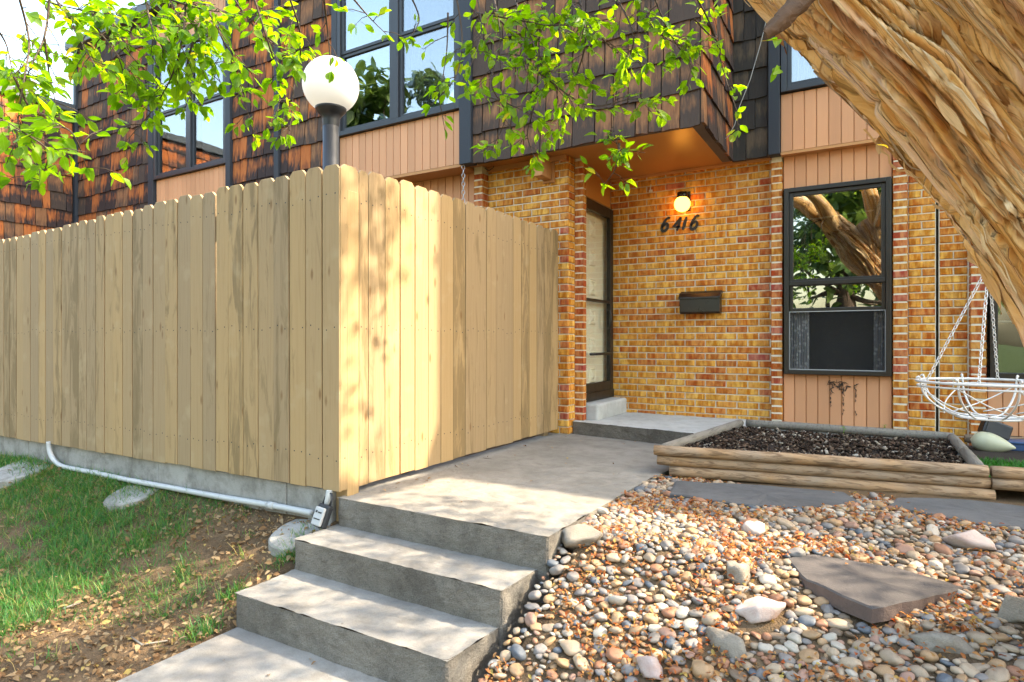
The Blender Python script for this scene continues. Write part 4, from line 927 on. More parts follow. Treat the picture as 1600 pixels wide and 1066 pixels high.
def inpoly(x, y, P_):
    r = False; j = len(P_) - 1
    for i in range(len(P_)):
        (xi, yi), (xj, yj) = P_[i], P_[j]
        if (yi > y) != (yj > y) and x < (xj - xi) * (y - yi) / (yj - yi) + xi: r = not r
        j = i
    return r
def gravel_ok(x, y, r=0.0):
    if x < -1.24 + (.04 if y > 3.8 else 0) - .1 * sst(2.45, 2.1, y) * 0 : return False
    if y < 2.45 and x < -1.30: return False
    f = (x - FLc.x) / (FRc.x - FLc.x)
    if y > lerp(FLc.y, FRc.y, f) - .03 and x > FLc.x - .05: return False
    if y > 3.95: return False
    q = proj((x, y, zg(x, y)))
    if not q or not (-20 < q[1] < 1120) or q[0] > 1690: return False
    return not any(inpoly(x, y, P_) for P_ in FP)
# feature rocks (angular)
rocks = [(905, 846, .105, .075, .07, 'rock', 'angular tan rock wedged beside the corner of the top landing'), (1190, 962, .11, .075, .05, 'quartz', 'large pink and white quartz rock among the river stones'),
         (1516, 852, .12, .08, .06, 'quartz', 'pale flat quartz rock on the shaded stones at right'), (1180, 834, .05, .06, .05, 'quartz', 'small jagged pinkish rock in the sunlit stones'),
         (1592, 962, .09, .07, .06, 'rock', 'pale rough rock at the right edge of the stone bed'), (1136, 1010, .085, .05, .045, 'rock', 'long tan cobble below the pink quartz rock'),
         (1020, 1052, .06, .045, .04, 'quartz', 'blocky pink cobble at the bottom edge of the stone bed'), (1153, 900, .07, .06, .05, 'rock', 'pale chunky rock left of the reddish flagstone'),
         (1470, 1010, .10, .06, .05, 'rock', 'grey flat cobble below the reddish flagstone at right')]
RK = []
for i, (px, py, a, b, c_, mat, lab) in enumerate(rocks):
    p = PG(px, py); rr = random.Random(i + 40); v, f = stone_shape(I2, 30 + i, .5, 0)
    for kk in range(9):                                                  # chip flat facets
        nn = np.array([rr.gauss(0, 1), rr.gauss(0, 1), rr.gauss(0, .8)]); nn /= np.linalg.norm(nn); d = rr.uniform(.55, .8)
        ex = np.maximum(v @ nn - d, 0); v = v - ex[:, None] * nn
    o = link('rock', np_mesh('rock', v * np.array([a, b, c_]), f, mat, None, False)); o.location = (p.x, p.y, p.z + c_ * .25); o.rotation_euler = (rr.uniform(-.2, .2), rr.uniform(-.2, .2), rr.uniform(-.6, .9))
    tag(o, lab, 'rock'); RK.append((p.x, p.y, max(a, b)))
cell = {}
def far_enough(x, y, r, k=.80):
    cx_, cy_ = int(x / .12), int(y / .12)
    for i in (-1, 0, 1):
        for j in (-1, 0, 1):
            for (a, b, q) in cell.get((cx_ + i, cy_ + j), ()):
                if (a - x) ** 2 + (b - y) ** 2 < (k * (r + q)) ** 2: return False
    return True
for x, y, r in RK: cell.setdefault((int(x / .12), int(y / .12)), []).append((x, y, r * .9))
stones = []
for lo, hi, tries, k in ((.025, .036, 700, .9), (.017, .025, 11000, .82), (.011, .017, 32000, .78), (.006, .011, 14000, .8)):
    for i in range(tries):
        x, y = random.uniform(-1.33, 2.7), random.uniform(.75, 3.95); r = random.uniform(lo, hi)
        if not gravel_ok(x, y): continue
        if not far_enough(x, y, r, k): continue
        cell.setdefault((int(x / .12), int(y / .12)), []).append((x, y, r)); stones.append((x, y, r))
items = []
for x, y, r in stones:
    el = random.uniform(.75, 1.15); fl = random.uniform(.42, .78); z = zg(x, y) + r * fl * random.uniform(.15, .55)
    M_ = Matrix.Translation((x, y, z)) @ Matrix.Rotation(random.uniform(0, 6.28), 4, 'Z') @ Matrix.Rotation(random.gauss(0, .22), 4, 'X') @ Matrix.Rotation(random.gauss(0, .22), 4, 'Y') @ Matrix.Diagonal((r * 1.12 * el, r / el, r * fl, 1))
    q = proj((x, y, z)); s = r / q[2] if 0 < q[0] < 1600 and q[1] < 1066 else 0
    items.append((s, M_, q[2]))
items.sort(key=lambda t: -t[0]); big = {}
for i, (s, M_, t) in enumerate(items):
    if i < 300 and s > 0:
        o = link('river_stone', SM[i % 14]); o.matrix_basis = M_
        tag(o, 'smooth rounded river stone lying loose in the stone bed by the steps', 'stone', 'loose river stones')
    else: big.setdefault((i % 14, t < 2.9), []).append(M_)
Vs, Fs, off = [], [], 0
for (k, near), ms in big.items():
    tv, tf = (SHV if near and False else SHL)[k]; A = np.array([np.array(m) for m in ms])
    V = (np.einsum('nij,vj->nvi', A[:, :3, :3], tv) + A[:, None, :3, 3]).reshape(-1, 3)
    Fs.append((tf[None] + (np.arange(len(ms)) * len(tv))[:, None, None]).reshape(-1, 3) + off); Vs.append(V); off += len(V)
o = link('river_stones', np_mesh('river_stones', np.concatenate(Vs), np.concatenate(Fs), 'stone', None, True))
tag(o, 'bed of smaller mixed river stones filling the ground right of the steps', 'stones', None, 'stuff')

# ================================================================== LEAF TEMPLATES, LITTER, GRASS
def leaf_tpl(fold=.25, curl=.25, wd=.56):
    v = [(0, 0, 0)]; uv = [(.5, 0)]
    for t, wv_ in ((.16, .55), (.42, 1.0), (.7, .78), (.9, .35)):
        h = wv_ * wd / 2; z = -curl * t * t
        v += [(-h, t, z + h * fold), (0, t, z), (h, t, z + h * fold)]; uv += [(.5 - wv_ / 2, t), (.5, t), (.5 + wv_ / 2, t)]
    v.append((0, 1, -curl * 1.05)); uv.append((.5, 1))
    f = [(0, 2, 1), (0, 3, 2)]
    for r in range(3):
        b = 1 + r * 3
        for a in (0, 1): f += [(b + a, b + a + 1, b + 4 + a), (b + a, b + 4 + a, b + 3 + a)]
    f += [(10, 11, 13), (11, 12, 13)]
    return np.array(v, float), np.array(f), np.array(uv)
LT = [leaf_tpl(.25, .2), leaf_tpl(.45, .35, .6), leaf_tpl(.1, -.1, .52)]
def rmat(p, s, tilt=.5):
    return Matrix.Translation(p) @ Matrix.Rotation(random.uniform(0, 6.28), 4, 'Z') @ Matrix.Rotation(random.gauss(0, tilt), 4, 'X') @ Matrix.Rotation(random.gauss(0, tilt), 4, 'Y') @ Matrix.Diagonal((s, s, s, 1))
def patchy(x, y, f, o): return mnoise.noise(Vector((x * f + o, y * f, o)))
ms = []
while len(ms) < 4600:
    x, y = random.uniform(-1.33, 2.6), random.uniform(.8, 3.95)
    if patchy(x, y, 2.6, 4) * 1.4 + patchy(x, y, 7, 14) * .6 < random.uniform(-.30, .45): continue
    q = proj((x, y, zg(x, y)))
    if not q or q[1] > 1110 or q[0] > 1660 or not (gravel_ok(x, y) or (random.random() < .012 and any(inpoly(x, y, P_) for P_ in FP))): continue
    ms.append(rmat((x, y, zg(x, y) + random.uniform(.006, .028)), random.uniform(.012, .026), .5))
o = link('fallen_leaves', scatter_mesh('fallen_leaves', LT[1][0], LT[1][1], ms, 'litter', LT[1][2])); tag(o, 'small orange fallen leaves lodged between the river stones', 'leaves', None, 'stuff')
ms = []
while len(ms) < 3300:
    x, y = random.uniform(-8, -2.56), random.uniform(.7, 2.46)
    q = proj((x, y, zg(x, y)))
    if not q or q[1] > 1110 or q[0] < -40: continue
    dens = .35 + patchy(x, y, 1.8, 7) + (.5 if x > -3.6 else 0) + (.5 if x > -2.75 else 0)
    if dens < random.random(): continue
    ms.append(rmat((x, y, zg(x, y) + random.uniform(.004, .022)), random.choice((.012, .016, .02, .026, .034, .042)) * random.uniform(.8, 1.1), .45))
for i in range(70):
    x = random.uniform(-2.5, -1.35); y = random.choice((random.uniform(.9, 1.8), random.uniform(2.5, 5.2))); z = -.461 if y < 2 else .004
    if y > 2 and random.random() < .6: x = -2.5 + abs(random.gauss(0, .08))
    ms.append(rmat((x, y, z + .004), random.uniform(.012, .03), .12))
o = link('dry_leaves', scatter_mesh('dry_leaves', LT[1][0], LT[1][1], ms, 'litter_dry', LT[1][2])); tag(o, 'dry tan leaves scattered over the bank and path', 'leaves', None, 'stuff')
# one green leaf on the steps
p = PZ(722, 848, -.15); o = link('green_leaf', np_mesh('green_leaf', LT[0][0] * .075, LT[0][1], 'leaf', LT[0][2], True)); o.location = (p.x, p.y, p.z + .004); o.rotation_euler = (.12, .1, -1.0)
tag(o, 'single fallen green leaf on the upper step', 'leaf')
# twigs on the bank
for (a, b, c_), lab in zip((((205, 1000), (222, 1012), (262, 1005)), ((98, 955), (112, 950), (126, 946))), ('pale forked twig lying on the bank near the lower path', 'short pale stick lying in the grass at left')):
    pts = [PG(*q) + Vector((0, 0, .012)) for q in (a, b, c_)]
    solo('fallen_twig', MB().tube(pts, [.004, .005, .003], 6), 'log_grey', tuple(pts[1]), lab, 'twig', None, True)

bl_v = np.array([(-.5, 0, 0), (.5, 0, 0), (-.4, .12, .5), (.4, .12, .5), (-.08, .45, 1), (.08, .45, 1)], float); bl_f = np.array([(0, 1, 3, 2), (2, 3, 5, 4)])
bl_uv = np.array([(0.1, 0), (.9, 0), (.1, .5), (.9, .5), (.4, 1), (.6, 1)])
def blades(n, region, dens, hlo, hhi, wlo, whi, zf, tilt=.35):
    ms = []; k = 0
    while len(ms) < n and k < n * 12:
        k += 1; x, y = random.uniform(region[0], region[1]), random.uniform(region[2], region[3])
        if dens(x, y) < random.random(): continue
        h = random.uniform(hlo, hhi); wd = random.uniform(wlo, whi)
        ms.append(Matrix.Translation((x, y, zf(x, y) - .004)) @ Matrix.Rotation(random.uniform(0, 6.28), 4, 'Z') @ Matrix.Rotation(-abs(random.gauss(0, tilt)), 4, 'X') @ Matrix.Diagonal((wd, h, h, 1)))
    return ms
def gd(x, y):
    q = proj((x, y, zg(x, y)))
    if not q or q[0] < -60 or q[1] > 1120: return 0
    d = patchy(x, y, 1.9, 2) * 1.1 + patchy(x, y, 6, 5) * .5 + .12
    d += .75 * sst(-3.0, -4.0, x) - .5 * sst(-3.3, -2.7, x) - .30 * sst(2.25, 2.46, y) * (1 if x > -4.4 else .2)
    return max(0.0, d)
ms = blades(30000, (-8.5, -2.6, .7, 2.47), gd, .02, .05, .0022, .0045, zg, .7) + blades(16000, (-8.5, -2.6, .7, 2.47), lambda x, y: max(0, gd(x, y) - .35 + patchy(x, y, 9, 31)) * 1.3, .05, .1, .003, .005, zg, .85)
for cx_, cy_, n, r in ((-2.68, 2.22, 260, .07), (-2.75, 1.93, 160, .06), (-2.66, 1.72, 260, .09), (-2.72, 2.3, 140, .08)):
    for i in range(n):
        x, y = random.gauss(cx_, r * .6), random.gauss(cy_, r * .6)
        if x > -2.6: continue
        h = random.uniform(.03, .08); ms.append(Matrix.Translation((x, y, zg(x, y))) @ Matrix.Rotation(random.uniform(0, 6.28), 4, 'Z') @ Matrix.Rotation(-abs(random.gauss(0, .5)), 4, 'X') @ Matrix.Diagonal((.004, h, h, 1)))
o = link('grass', scatter_mesh('grass', bl_v, bl_f, ms, 'grass', bl_uv)); tag(o, 'patchy green lawn grass on the bank below the fence', 'grass', None, 'stuff')

# ================================================================== LOG PLANTERS
def log_mb(a, b, r, n=14, seed=0):
    a, b = Vector(a), Vector(b); k = max(6, int((b - a).length / .07)); pts = []; rr = []
    for i in range(k + 1):
        f = i / k; p = a.lerp(b, f) + Vector((0, .004 * mnoise.noise(Vector((f * 5, seed, 0))), .004 * mnoise.noise(Vector((f * 5, seed, 7))))); pts.append(p)
        rr.append(r * (1 + .05 * mnoise.noise(Vector((f * 9, seed, 3))) - (.06 if i in (0, k) else 0)))
    return MB().tube(pts, rr, n)
LR = .034; LS = .065
pl = empty('log_planter', ((FLc.x + FRc.x) / 2, (FLc.y + BLc.y) / 2, -.03), 'raised garden bed edged with stacked landscape logs under the window', 'planter')
dz_ = Vector((0, 0, 1)); dF = (FRc - FLc).normalized()
for k, (ea, eb) in enumerate(((0, 0), (.02, .012), (.10, .03))):
    z = Vector((0, 0, -LR - k * LS)); nrm = Vector((dF.y, -dF.x, 0)) * (-.012 * (k % 2))
    part('log', log_mb(FLc + z + dF * ea + nrm, FRc + z - dF * eb * -1 - dF * .006 + nrm, LR, 14, k), 'log', pl, True)
sdl = (BLc - FLc).normalized(); sdr = (BRc - FRc).normalized()
for k in range(2):
    z = Vector((0, 0, -LR + .002 - k * LS))
    part('log', log_mb(FLc + z + sdl * .05 + Vector((.035, 0, 0)), BLc + z + Vector((.035, 0, 0)), LR, 14, 10 + k), 'log_grey', pl, True)
    part('log', log_mb(FRc + z + sdr * .05 - Vector((.035, 0, 0)), FRc.lerp(BRc, .48) + z - Vector((.035, 0, 0)), LR, 14, 20 + k), 'log_grey', pl, True)
    part('log', log_mb(FRc.lerp(BRc, .495) + z - Vector((.035, 0, 0)), BRc + z - Vector((.035, 0, 0)), LR * .97, 14, 24 + k), 'log_grey', pl, True)
    part('log', log_mb(BLc + z + Vector((.08, .04, 0)), BRc + z + Vector((-.02, .04, 0)), LR, 14, 30 + k), 'log_grey', pl, True)
def bed_pt(u, v): return (FLc.lerp(FRc, u)).lerp(BLc.lerp(BRc, u), v)
n = 26; vs = []
for j in range(n + 1):
    for i in range(n + 1):
        p = bed_pt(lerp(.03, .97, i / n), lerp(.02, .98, j / n)); vs.append((p.x, p.y, .115 + .03 * mnoise.noise(Vector((p.x * 5, p.y * 5, 2))) + .02 * mnoise.noise(Vector((p.x * 14, p.y * 14, 2)))))
part('soil', MB().add(vs, [(j * (n + 1) + i, j * (n + 1) + i + 1, (j + 1) * (n + 1) + i + 1, (j + 1) * (n + 1) + i) for j in range(n) for i in range(n)]), 'soil', pl, True)
ch_v = np.array([(-.5, -.5, -.5), (.5, -.4, -.5), (.4, .5, -.4), (-.5, .5, -.5), (-.4, -.5, .5), (.45, -.5, .4), (.5, .4, .5), (-.5, .45, .4)], float)
ch_f = np.array([(0, 3, 2, 1), (4, 5, 6, 7), (0, 1, 5, 4), (1, 2, 6, 5), (2, 3, 7, 6), (3, 0, 4, 7)])
ms = []
for i in range(5200):
    p = bed_pt(random.uniform(.035, .965), random.uniform(.03, .97)); s = random.uniform(.006, .02)
    z = .122 + .03 * mnoise.noise(Vector((p.x * 5, p.y * 5, 2))) + .02 * mnoise.noise(Vector((p.x * 14, p.y * 14, 2))) + random.uniform(-.004, .012)
    ms.append(Matrix.Translation((p.x, p.y, z)) @ Matrix.Rotation(random.uniform(0, 6.28), 4, 'Z') @ Matrix.Rotation(random.gauss(0, .6), 4, 'X') @ Matrix.Rotation(random.gauss(0, .6), 4, 'Y') @ Matrix.Diagonal((s * random.uniform(1, 2.2), s, s * .45, 1)))
o = link('mulch', scatter_mesh('mulch', ch_v, ch_f, ms, 'mulch')); child(o, pl); o['kind'] = 'stuff'
for (px, py, h), lab in zip(((1318, 678, .06), (1382, 674, .05), (1432, 668, .11)), ('tiny green seedling in the middle of the planter soil', 'low green seedling by the back log of the planter', 'tallest green seedling at the right back of the planter')):
    p = PZ(px, py, .13); sp = empty('seedling', tuple(p), lab, 'plant', 'seedlings in the log planter')
    part('stem', MB().tube([p - Vector((0, 0, .02)), p + Vector((.004, 0, h * .6)), p + Vector((0, .002, h))], .0025, 5), 'leaf', sp, True)
    for k in range(5):
        M_ = Matrix.Translation(p + Vector((0, 0, h * random.uniform(.4, 1)))) @ Matrix.Rotation(k * 1.3, 4, 'Z') @ Matrix.Rotation(.3, 4, 'X') @ Matrix.Diagonal((h * .55,) * 3 + (1,))
        o = link('leaf', np_mesh('leaf', LT[0][0], LT[0][1], 'leaf', LT[0][2], True)); child(o, sp); o.matrix_basis = M_
# second planter with artificial turf
F2 = FRc + dF * .012; E2 = F2 + dF * 1.15
p2 = empty('log_planter', tuple(F2.lerp(E2, .5) - Vector((0, 0, .25))), 'second log-edged bed holding bright artificial turf at the right edge', 'planter')
for k in range(2):
    z = Vector((0, 0, -LR - k * LS)); part('log', log_mb(F2 + z, E2 + z, LR, 14, 50 + k), 'log', p2, True)
    part('log', log_mb(E2 + z + Vector((-.04, .05, 0)), E2 + z + Vector((-.04, 1.2, 0)), LR, 14, 60 + k), 'log_grey', p2, True)
part('log', log_mb(Vector((FRc.x + .05, 5.78, .13)), Vector((E2.x, 5.85, .13)), LR, 14, 70), 'log', p2, True)
part('soil', MB().add([(F2.x, F2.y + .03, .09), (E2.x, E2.y + .03, .09), (E2.x, 5.7, .09), (F2.x, 5.7, .09)], [(0, 1, 2, 3)]), 'soil', p2)
ms = blades(7000, (F2.x + .0, F2.x + .85, F2.y + .04, F2.y + .75), lambda x, y: 1 if y > F2.y + (x - F2.x) * .15 + .05 else 0, .02, .045, .003, .005, lambda x, y: .092, .3)
o = link('artificial_turf', scatter_mesh('artificial_turf', bl_v, bl_f, ms, 'turf', bl_uv)); child(o, p2); o['kind'] = 'stuff'
# pale gourd, floodlight, blue tray
p = PZ(1545, 703, .10); mb = MB(); pts = []; rr = []
for k in range(17):
    f = k / 16; pts.append(Vector((p.x - .10 + .25 * f, p.y + .05 - .05 * f, .16 - .035 * f))); rr.append(float(np.interp(f, [0, .03, .08, .2, .4, .6, .8, .92, 1], [.003, .03, .05, .070, .075, .062, .038, .018, .005])))
mb.tube(pts, rr, 18); solo('gourd', mb, 'gourd', (p.x, p.y, .10), 'pale greenish gourd lying on the turf below the hanging basket', 'gourd', None, True)
p = P(1555, 671, 4.5); fl = empty('floodlight', (p.x, p.y, .13), 'dark tilted garden floodlight behind the pale gourd', 'lamp')
Rm = Matrix.Translation(p) @ Matrix.Rotation(.32, 4, 'Y') @ Matrix.Rotation(-.25, 4, 'X') @ Matrix.Rotation(.35, 4, 'Z')
part('housing', MB().obox(Rm, .19, .07, .115), 'black_metal', fl, False, .012, 3); part('lens', MB().obox(Rm @ Matrix.Translation((0, -.037, 0)), .16, .006, .09), 'rubber', fl, False, .002)
part('stake', MB().tube([p + Vector((0, .02, -.04)), Vector((p.x, p.y + .03, .12))], .012, 8), 'black_metal', fl, True)
p = PZ(1588, 700, .12); solo('tray', MB().box(p.x - .06, p.x + .5, p.y + .06, p.y + .3, .09, .15).box(p.x - .07, p.x + .51, p.y + .05, p.y + .06, .14, .155), 'blue_plastic', (p.x, p.y + .1, .13), 'dark blue plastic tray beside the turf at the right edge', 'tray', None, False, .006)

# ================================================================== HANGING WIRE BASKET
bc = P(1545, 595, 3.7); RZ, RBt = .622, .405; R1, R2 = .365, .30
bk = empty('hanging_basket', (bc.x, bc.y, RBt), 'white wire hanging basket on chains in front of the brick wall', 'basket')
def circ(r, z, n=40, sx=1): return [Vector((bc.x + r * sx * math.cos(a), bc.y + r * math.sin(a), z)) for a in np.linspace(0, 2 * math.pi, n, endpoint=False)]
part('rim', MB().tube(circ(R1, RZ), .0085, 8, False, True), 'white_metal', bk, True); part('rim', MB().tube(circ(R1 * .985, RZ - .028), .006, 8, False, True), 'white_metal', bk, True)
part('base_ring', MB().tube(circ(.16, RBt + .004, 28), .006, 8, False, True), 'white_metal', bk, True)
for k in range(8):
    an = k * math.pi / 4 + math.radians(195); d = Vector((math.cos(an), math.sin(an), 0)); c0 = Vector((bc.x, bc.y, 0))
    pts = [c0 + d * (R1 + .018) + Vector((0, 0, RZ + .02)), c0 + d * (R1 + .004) + Vector((0, 0, RZ + .028)), c0 + d * (R1 - .004) + Vector((0, 0, RZ)), c0 + d * (R1 * .93) + Vector((0, 0, RZ - .08)), c0 + d * (R1 * .74) + Vector((0, 0, RBt + .065)), c0 + d * (R1 * .45) + Vector((0, 0, RBt + .012)), c0 + d * .02 + Vector((0, 0, RBt - .002 + .001 * k))]
    part('rib', MB().tube(smooth_path(pts, 5), .0062, 6), 'white_metal', bk, True)
for k in range(8):
    an = k * math.pi / 4 + math.radians(195); a2 = an + math.radians(75)
    a = Vector((bc.x + R1 * math.cos(an), bc.y + R1 * math.sin(an), RZ - .03)); b = Vector((bc.x + .22 * math.cos(a2), bc.y + .22 * math.sin(a2), RBt + .02)); m_ = a.lerp(b, .5) + (a.lerp(b, .5) - Vector((bc.x, bc.y, .6))) * .22
    part('cross_wire', MB().tube(smooth_path([a, m_, b], 6), .0042, 6), 'white_metal', bk, True)
J = Vector((bc.x, bc.y, 1.33))
for an in (200, 255, 20, 75): part('chain', chain_mb(MB(), Vector((bc.x + R1 * .93 * math.cos(math.radians(an)), bc.y + R1 * .93 * math.sin(math.radians(an)), RZ)), J), 'white_metal', bk, True)
part('chain', chain_mb(MB(), J, Vector((bc.x, bc.y, 3.25)), .05), 'white_metal', bk, True)

# ================================================================== THE TREE
tb = P(1880, 1120, 1.85)
tr = empty('tree', (tb.x, tb.y, -.1), 'leaning tree with shredding orange bark and leafy branches hanging across the top', 'tree')
def stem(C_, R_, name, n=150, ds=.014, A=.022, seed=0):
    cs = smooth_path([Vector((*c, r)).to_4d() if False else c for c, r in zip(C_, R_)], 24)
    k = len(cs); rs = np.interp(np.linspace(0, len(R_) - 1, k), range(len(R_)), R_)
    L = [0];
    for i in range(1, k): L.append(L[-1] + (cs[i] - cs[i - 1]).length)
    m = int(L[-1] / ds); S = np.linspace(0, L[-1], m); cx_ = np.stack([np.interp(S, L, [c[i] for c in cs]) for i in range(3)], 1); rr = np.interp(S, L, rs)
    V = np.empty((m, n + 1, 3)); UV = np.empty((m, n + 1, 2)); up = None; frames = []
    for i in range(m):
        a, b = Vector(cx_[max(i - 1, 0)]), Vector(cx_[min(i + 1, m - 1)]); d = (b - a).normalized()
        if up is None: up = d.orthogonal().normalized()
        up = (up - d * up.dot(d)).normalized(); sd_ = d.cross(up); frames.append((Vector(cx_[i]), up.copy(), sd_.copy(), d, rr[i]))
        for j in range(n + 1):
            th_ = 2 * math.pi * (j % n) / n; tw = th_ + .25 * S[i] + .22 * mnoise.noise(Vector((math.cos(th_) * 1.3, math.sin(th_) * 1.3, S[i] * 2.1 + seed)))
            ca, sa = math.cos(tw), math.sin(tw); s_ = S[i]
            g1 = mnoise.noise(Vector((ca * 3.2, sa * 3.2, s_ * .45 + seed))); g2 = mnoise.noise(Vector((ca * 6.5, sa * 6.5, s_ * .6 + seed + 20))); g3 = mnoise.noise(Vector((ca * 19, sa * 19, s_ * 1.5 + seed + 40)))
            lump = mnoise.noise(Vector((ca * .9, sa * .9, s_ * .9 + seed)))
            g5 = mnoise.noise(Vector((ca * 2.2, sa * 2.2, s_ * .5 + seed + 80)))
            k2 = sst(-.25, .25, g5)                                          # where the bark is shaggy, where it lies in smooth plates
            h = lump * .05 - A * 2.6 * math.exp(-(g1 / .055) ** 2) - A * lerp(.7, 2.0, k2) * math.exp(-(g2 / .06) ** 2) + A * .9 * sst(-.02, .06, g2) + A * lerp(.1, .7, k2) * g3
            g6 = mnoise.noise(Vector((ca * 6.5, sa * 6.5, s_ * 4.5 + seed + 120))); g7 = mnoise.noise(Vector((ca * 13, sa * 13, s_ * 9 + seed + 160)))
            h += -A * .8 * k2 * math.exp(-(g6 / .05) ** 2) + A * .45 * k2 * sst(-.02, .05, g6) + A * .22 * g7
            V[i, j] = Vector(cx_[i]) + (up * math.cos(th_) + sd_ * math.sin(th_)) * (rr[i] + h); UV[i, j] = (th_ * .3 if j < n else 2 * math.pi * .3, s_)
    ix = np.arange(m * (n + 1)).reshape(m, n + 1); Fc = np.stack([ix[:-1, :-1], ix[:-1, 1:], ix[1:, 1:], ix[1:, :-1]], -1).reshape(-1, 4)
    o = link(name, np_mesh(name, V.reshape(-1, 3), Fc, 'bark', UV.reshape(-1, 2), True)); child(o, tr); return V, frames, S
sc = [(1862, 1000, 2.2, .37), (1850, 900, 2.2, .34), (1800, 700, 2.22, .32), (1715, 492, 2.25, .305), (1601, 329, 2.28, .288), (1492, 199, 2.3, .272), (1377, 60, 2.3, .26), (1257, -69, 2.32, .25), (1140, -190, 2.4, .22), (1030, -300, 2.5, .18)]
TK = .84
sc = [(1885, 1150, 2.15, .40)] + sc
sc = [(a + 16 + max(0, 400 - b) * .02, b - 2, t * TK, (r - .045) * TK) for a, b, t, r in sc]
V1, F1, S1 = stem([P(a, b, t) for a, b, t, r in sc], [r for *_, r in sc], 'trunk', 250, .010, .021, 0)
sc2 = [(1880, 900, 2.16, .26), (1850, 640, 2.16, .27), (1795, 350, 2.12, .272), (1708, 130, 2.1, .268), (1560, -75, 2.1, .26), (1440, -230, 2.15, .24), (1330, -380, 2.2, .2)]
sc2 = [(1895, 1130, 2.16, .30)] + sc2
sc2 = [(a, b, t * TK, r * TK) for a, b, t, r in sc2]
V2, F2_, S2 = stem([P(a, b, t) for a, b, t, r in sc2], [r for *_, r in sc2], 'limb', 220, .012, .021, 55)
# peeling strips of bark
mb = MB()
for (Vv, Sx, cnt) in ((V1, S1, 300), (V2, S2, 170)):
    m, n = Vv.shape[0], Vv.shape[1] - 1
    for q in range(cnt):
        i0 = random.randrange(5, m - 12); j0 = random.randrange(n); ln = random.randint(30, 130); wd = random.choice((.002, .003, .004, .005, .007, .01, .014)); lift = random.choice((.001, .002, .004, .008, .016)); side = random.random() < .5
        if q % 4 == 0: ln = random.randint(8, 22); wd = random.uniform(.008, .024); lift = random.uniform(.006, .02)
        seg = min(ln, m - 2 - i0); vs = []; uvs = []; dj = random.uniform(-.08, .08)
        if seg < 5: continue
        for k in range(0, seg, 2):
            f = k / seg; i = i0 + k; j = int(j0 + dj * k) % n; p = Vector(Vv[i, j]); c_ = Vector(Vv[i].mean(axis=0)); nn = (p - c_).normalized(); tg = Vector(Vv[i, (j + 1) % n] - Vv[i, j - 1]).normalized()
            e_ = (f if side else 1 - f); up_ = .002 + lift * e_ ** 3 * 1.4; w_ = wd * max(.03, math.sin(math.pi * min(1, f * 1.02))) ** .75 * (1 + .15 * mnoise.noise(Vector((q, f * 3, 0))))
            vs += [p + nn * (up_ + .0015) - tg * w_, p + nn * (up_ + .004), p + nn * (up_ + .002 + lift * .4 * e_) + tg * w_]; uvs += [(-w_, f * .4), (0, f * .4), (w_, f * .4)]
        r_ = len(vs) // 3; mb.add(vs, [(3 * a + b, 3 * a + b + 1, 3 * a + b + 4, 3 * a + b + 3) for a in range(r_ - 1) for b in (0, 1)], uvs)
part('peeling_bark', mb, 'bark_strip', tr, True)['kind'] = 'stuff'
# broken stub on the left edge
a, b, c_ = P(1262, -12, 1.78), P(1226, 28, 1.75), P(1196, 56, 1.74)
sp_ = smooth_path([a, b, c_], 10); mb = MB().tube(sp_, [lerp(.034, .016, i / (len(sp_) - 1)) for i in range(len(sp_))], 22)
mb.v = [tuple(Vector(q) + Vector((1, .4, .3)) * (.012 * mnoise.noise(Vector(q) * 38) + .006 * mnoise.noise(Vector(q) * 90))) for q in mb.v]
part('broken_stub', mb, 'stub_wood', tr)
# limbs above the frame
T0 = Vector(V1[-25].mean(axis=0)); T1 = Vector(V2[-20].mean(axis=0)); LIMB = []
def limb(pts, r0, r1):
    sp_ = smooth_path(pts, 8); rr = list(np.linspace(r0, r1, len(sp_))); part('limb', MB().tube(sp_, rr, 12), 'bark', tr, True); LIMB.extend(sp_)
limb([T0, Vector((-1.0, 2.35, 2.95)), Vector((-1.7, 1.85, 3.05)), Vector((-2.6, 1.35, 3.0)), Vector((-3.6, 1.1, 2.9))], .13, .03)
limb([T0, Vector((-.75, 2.75, 2.95)), Vector((-1.2, 3.1, 3.25)), Vector((-1.9, 3.2, 3.5))], .10, .025)
limb([T1, Vector((-.1, 2.4, 3.1)), Vector((-.5, 1.7, 3.5)), Vector((-1.4, .9, 3.6))], .12, .03)
limb([T1, Vector((.3, 3.2, 3.15)), Vector((.45, 4.0, 3.3)), Vector((bc.x - .05, bc.y + .15, 3.3)), Vector((.8, 5.2, 3.7))], .11, .04)
limb([T1, Vector((.6, 3.0, 3.6)), Vector((1.2, 3.5, 4.4)), Vector((1.7, 4.1, 5.2))], .12, .03)
limb([T1, Vector((.6, 2.6, 3.5)), Vector((1.6, 2.8, 4.3)), Vector((2.6, 3.2, 4.9))], .10, .03)
LV = []; TW = []                                                       # leaves: (twig index, matrix)
def leafm(p, d, s):
    """leaf at p growing along d, face roughly up"""
    d = d.normalized(); up = Vector((random.gauss(0, .55), random.gauss(0, .55), 1)); x = d.cross(up)
    if x.length < .05: x = d.orthogonal()
    x.normalize(); z = x.cross(d); M_ = Matrix((x, d, z)).transposed().to_4x4(); M_.translation = p
    return M_ @ Matrix.Diagonal((s, s, s, 1))
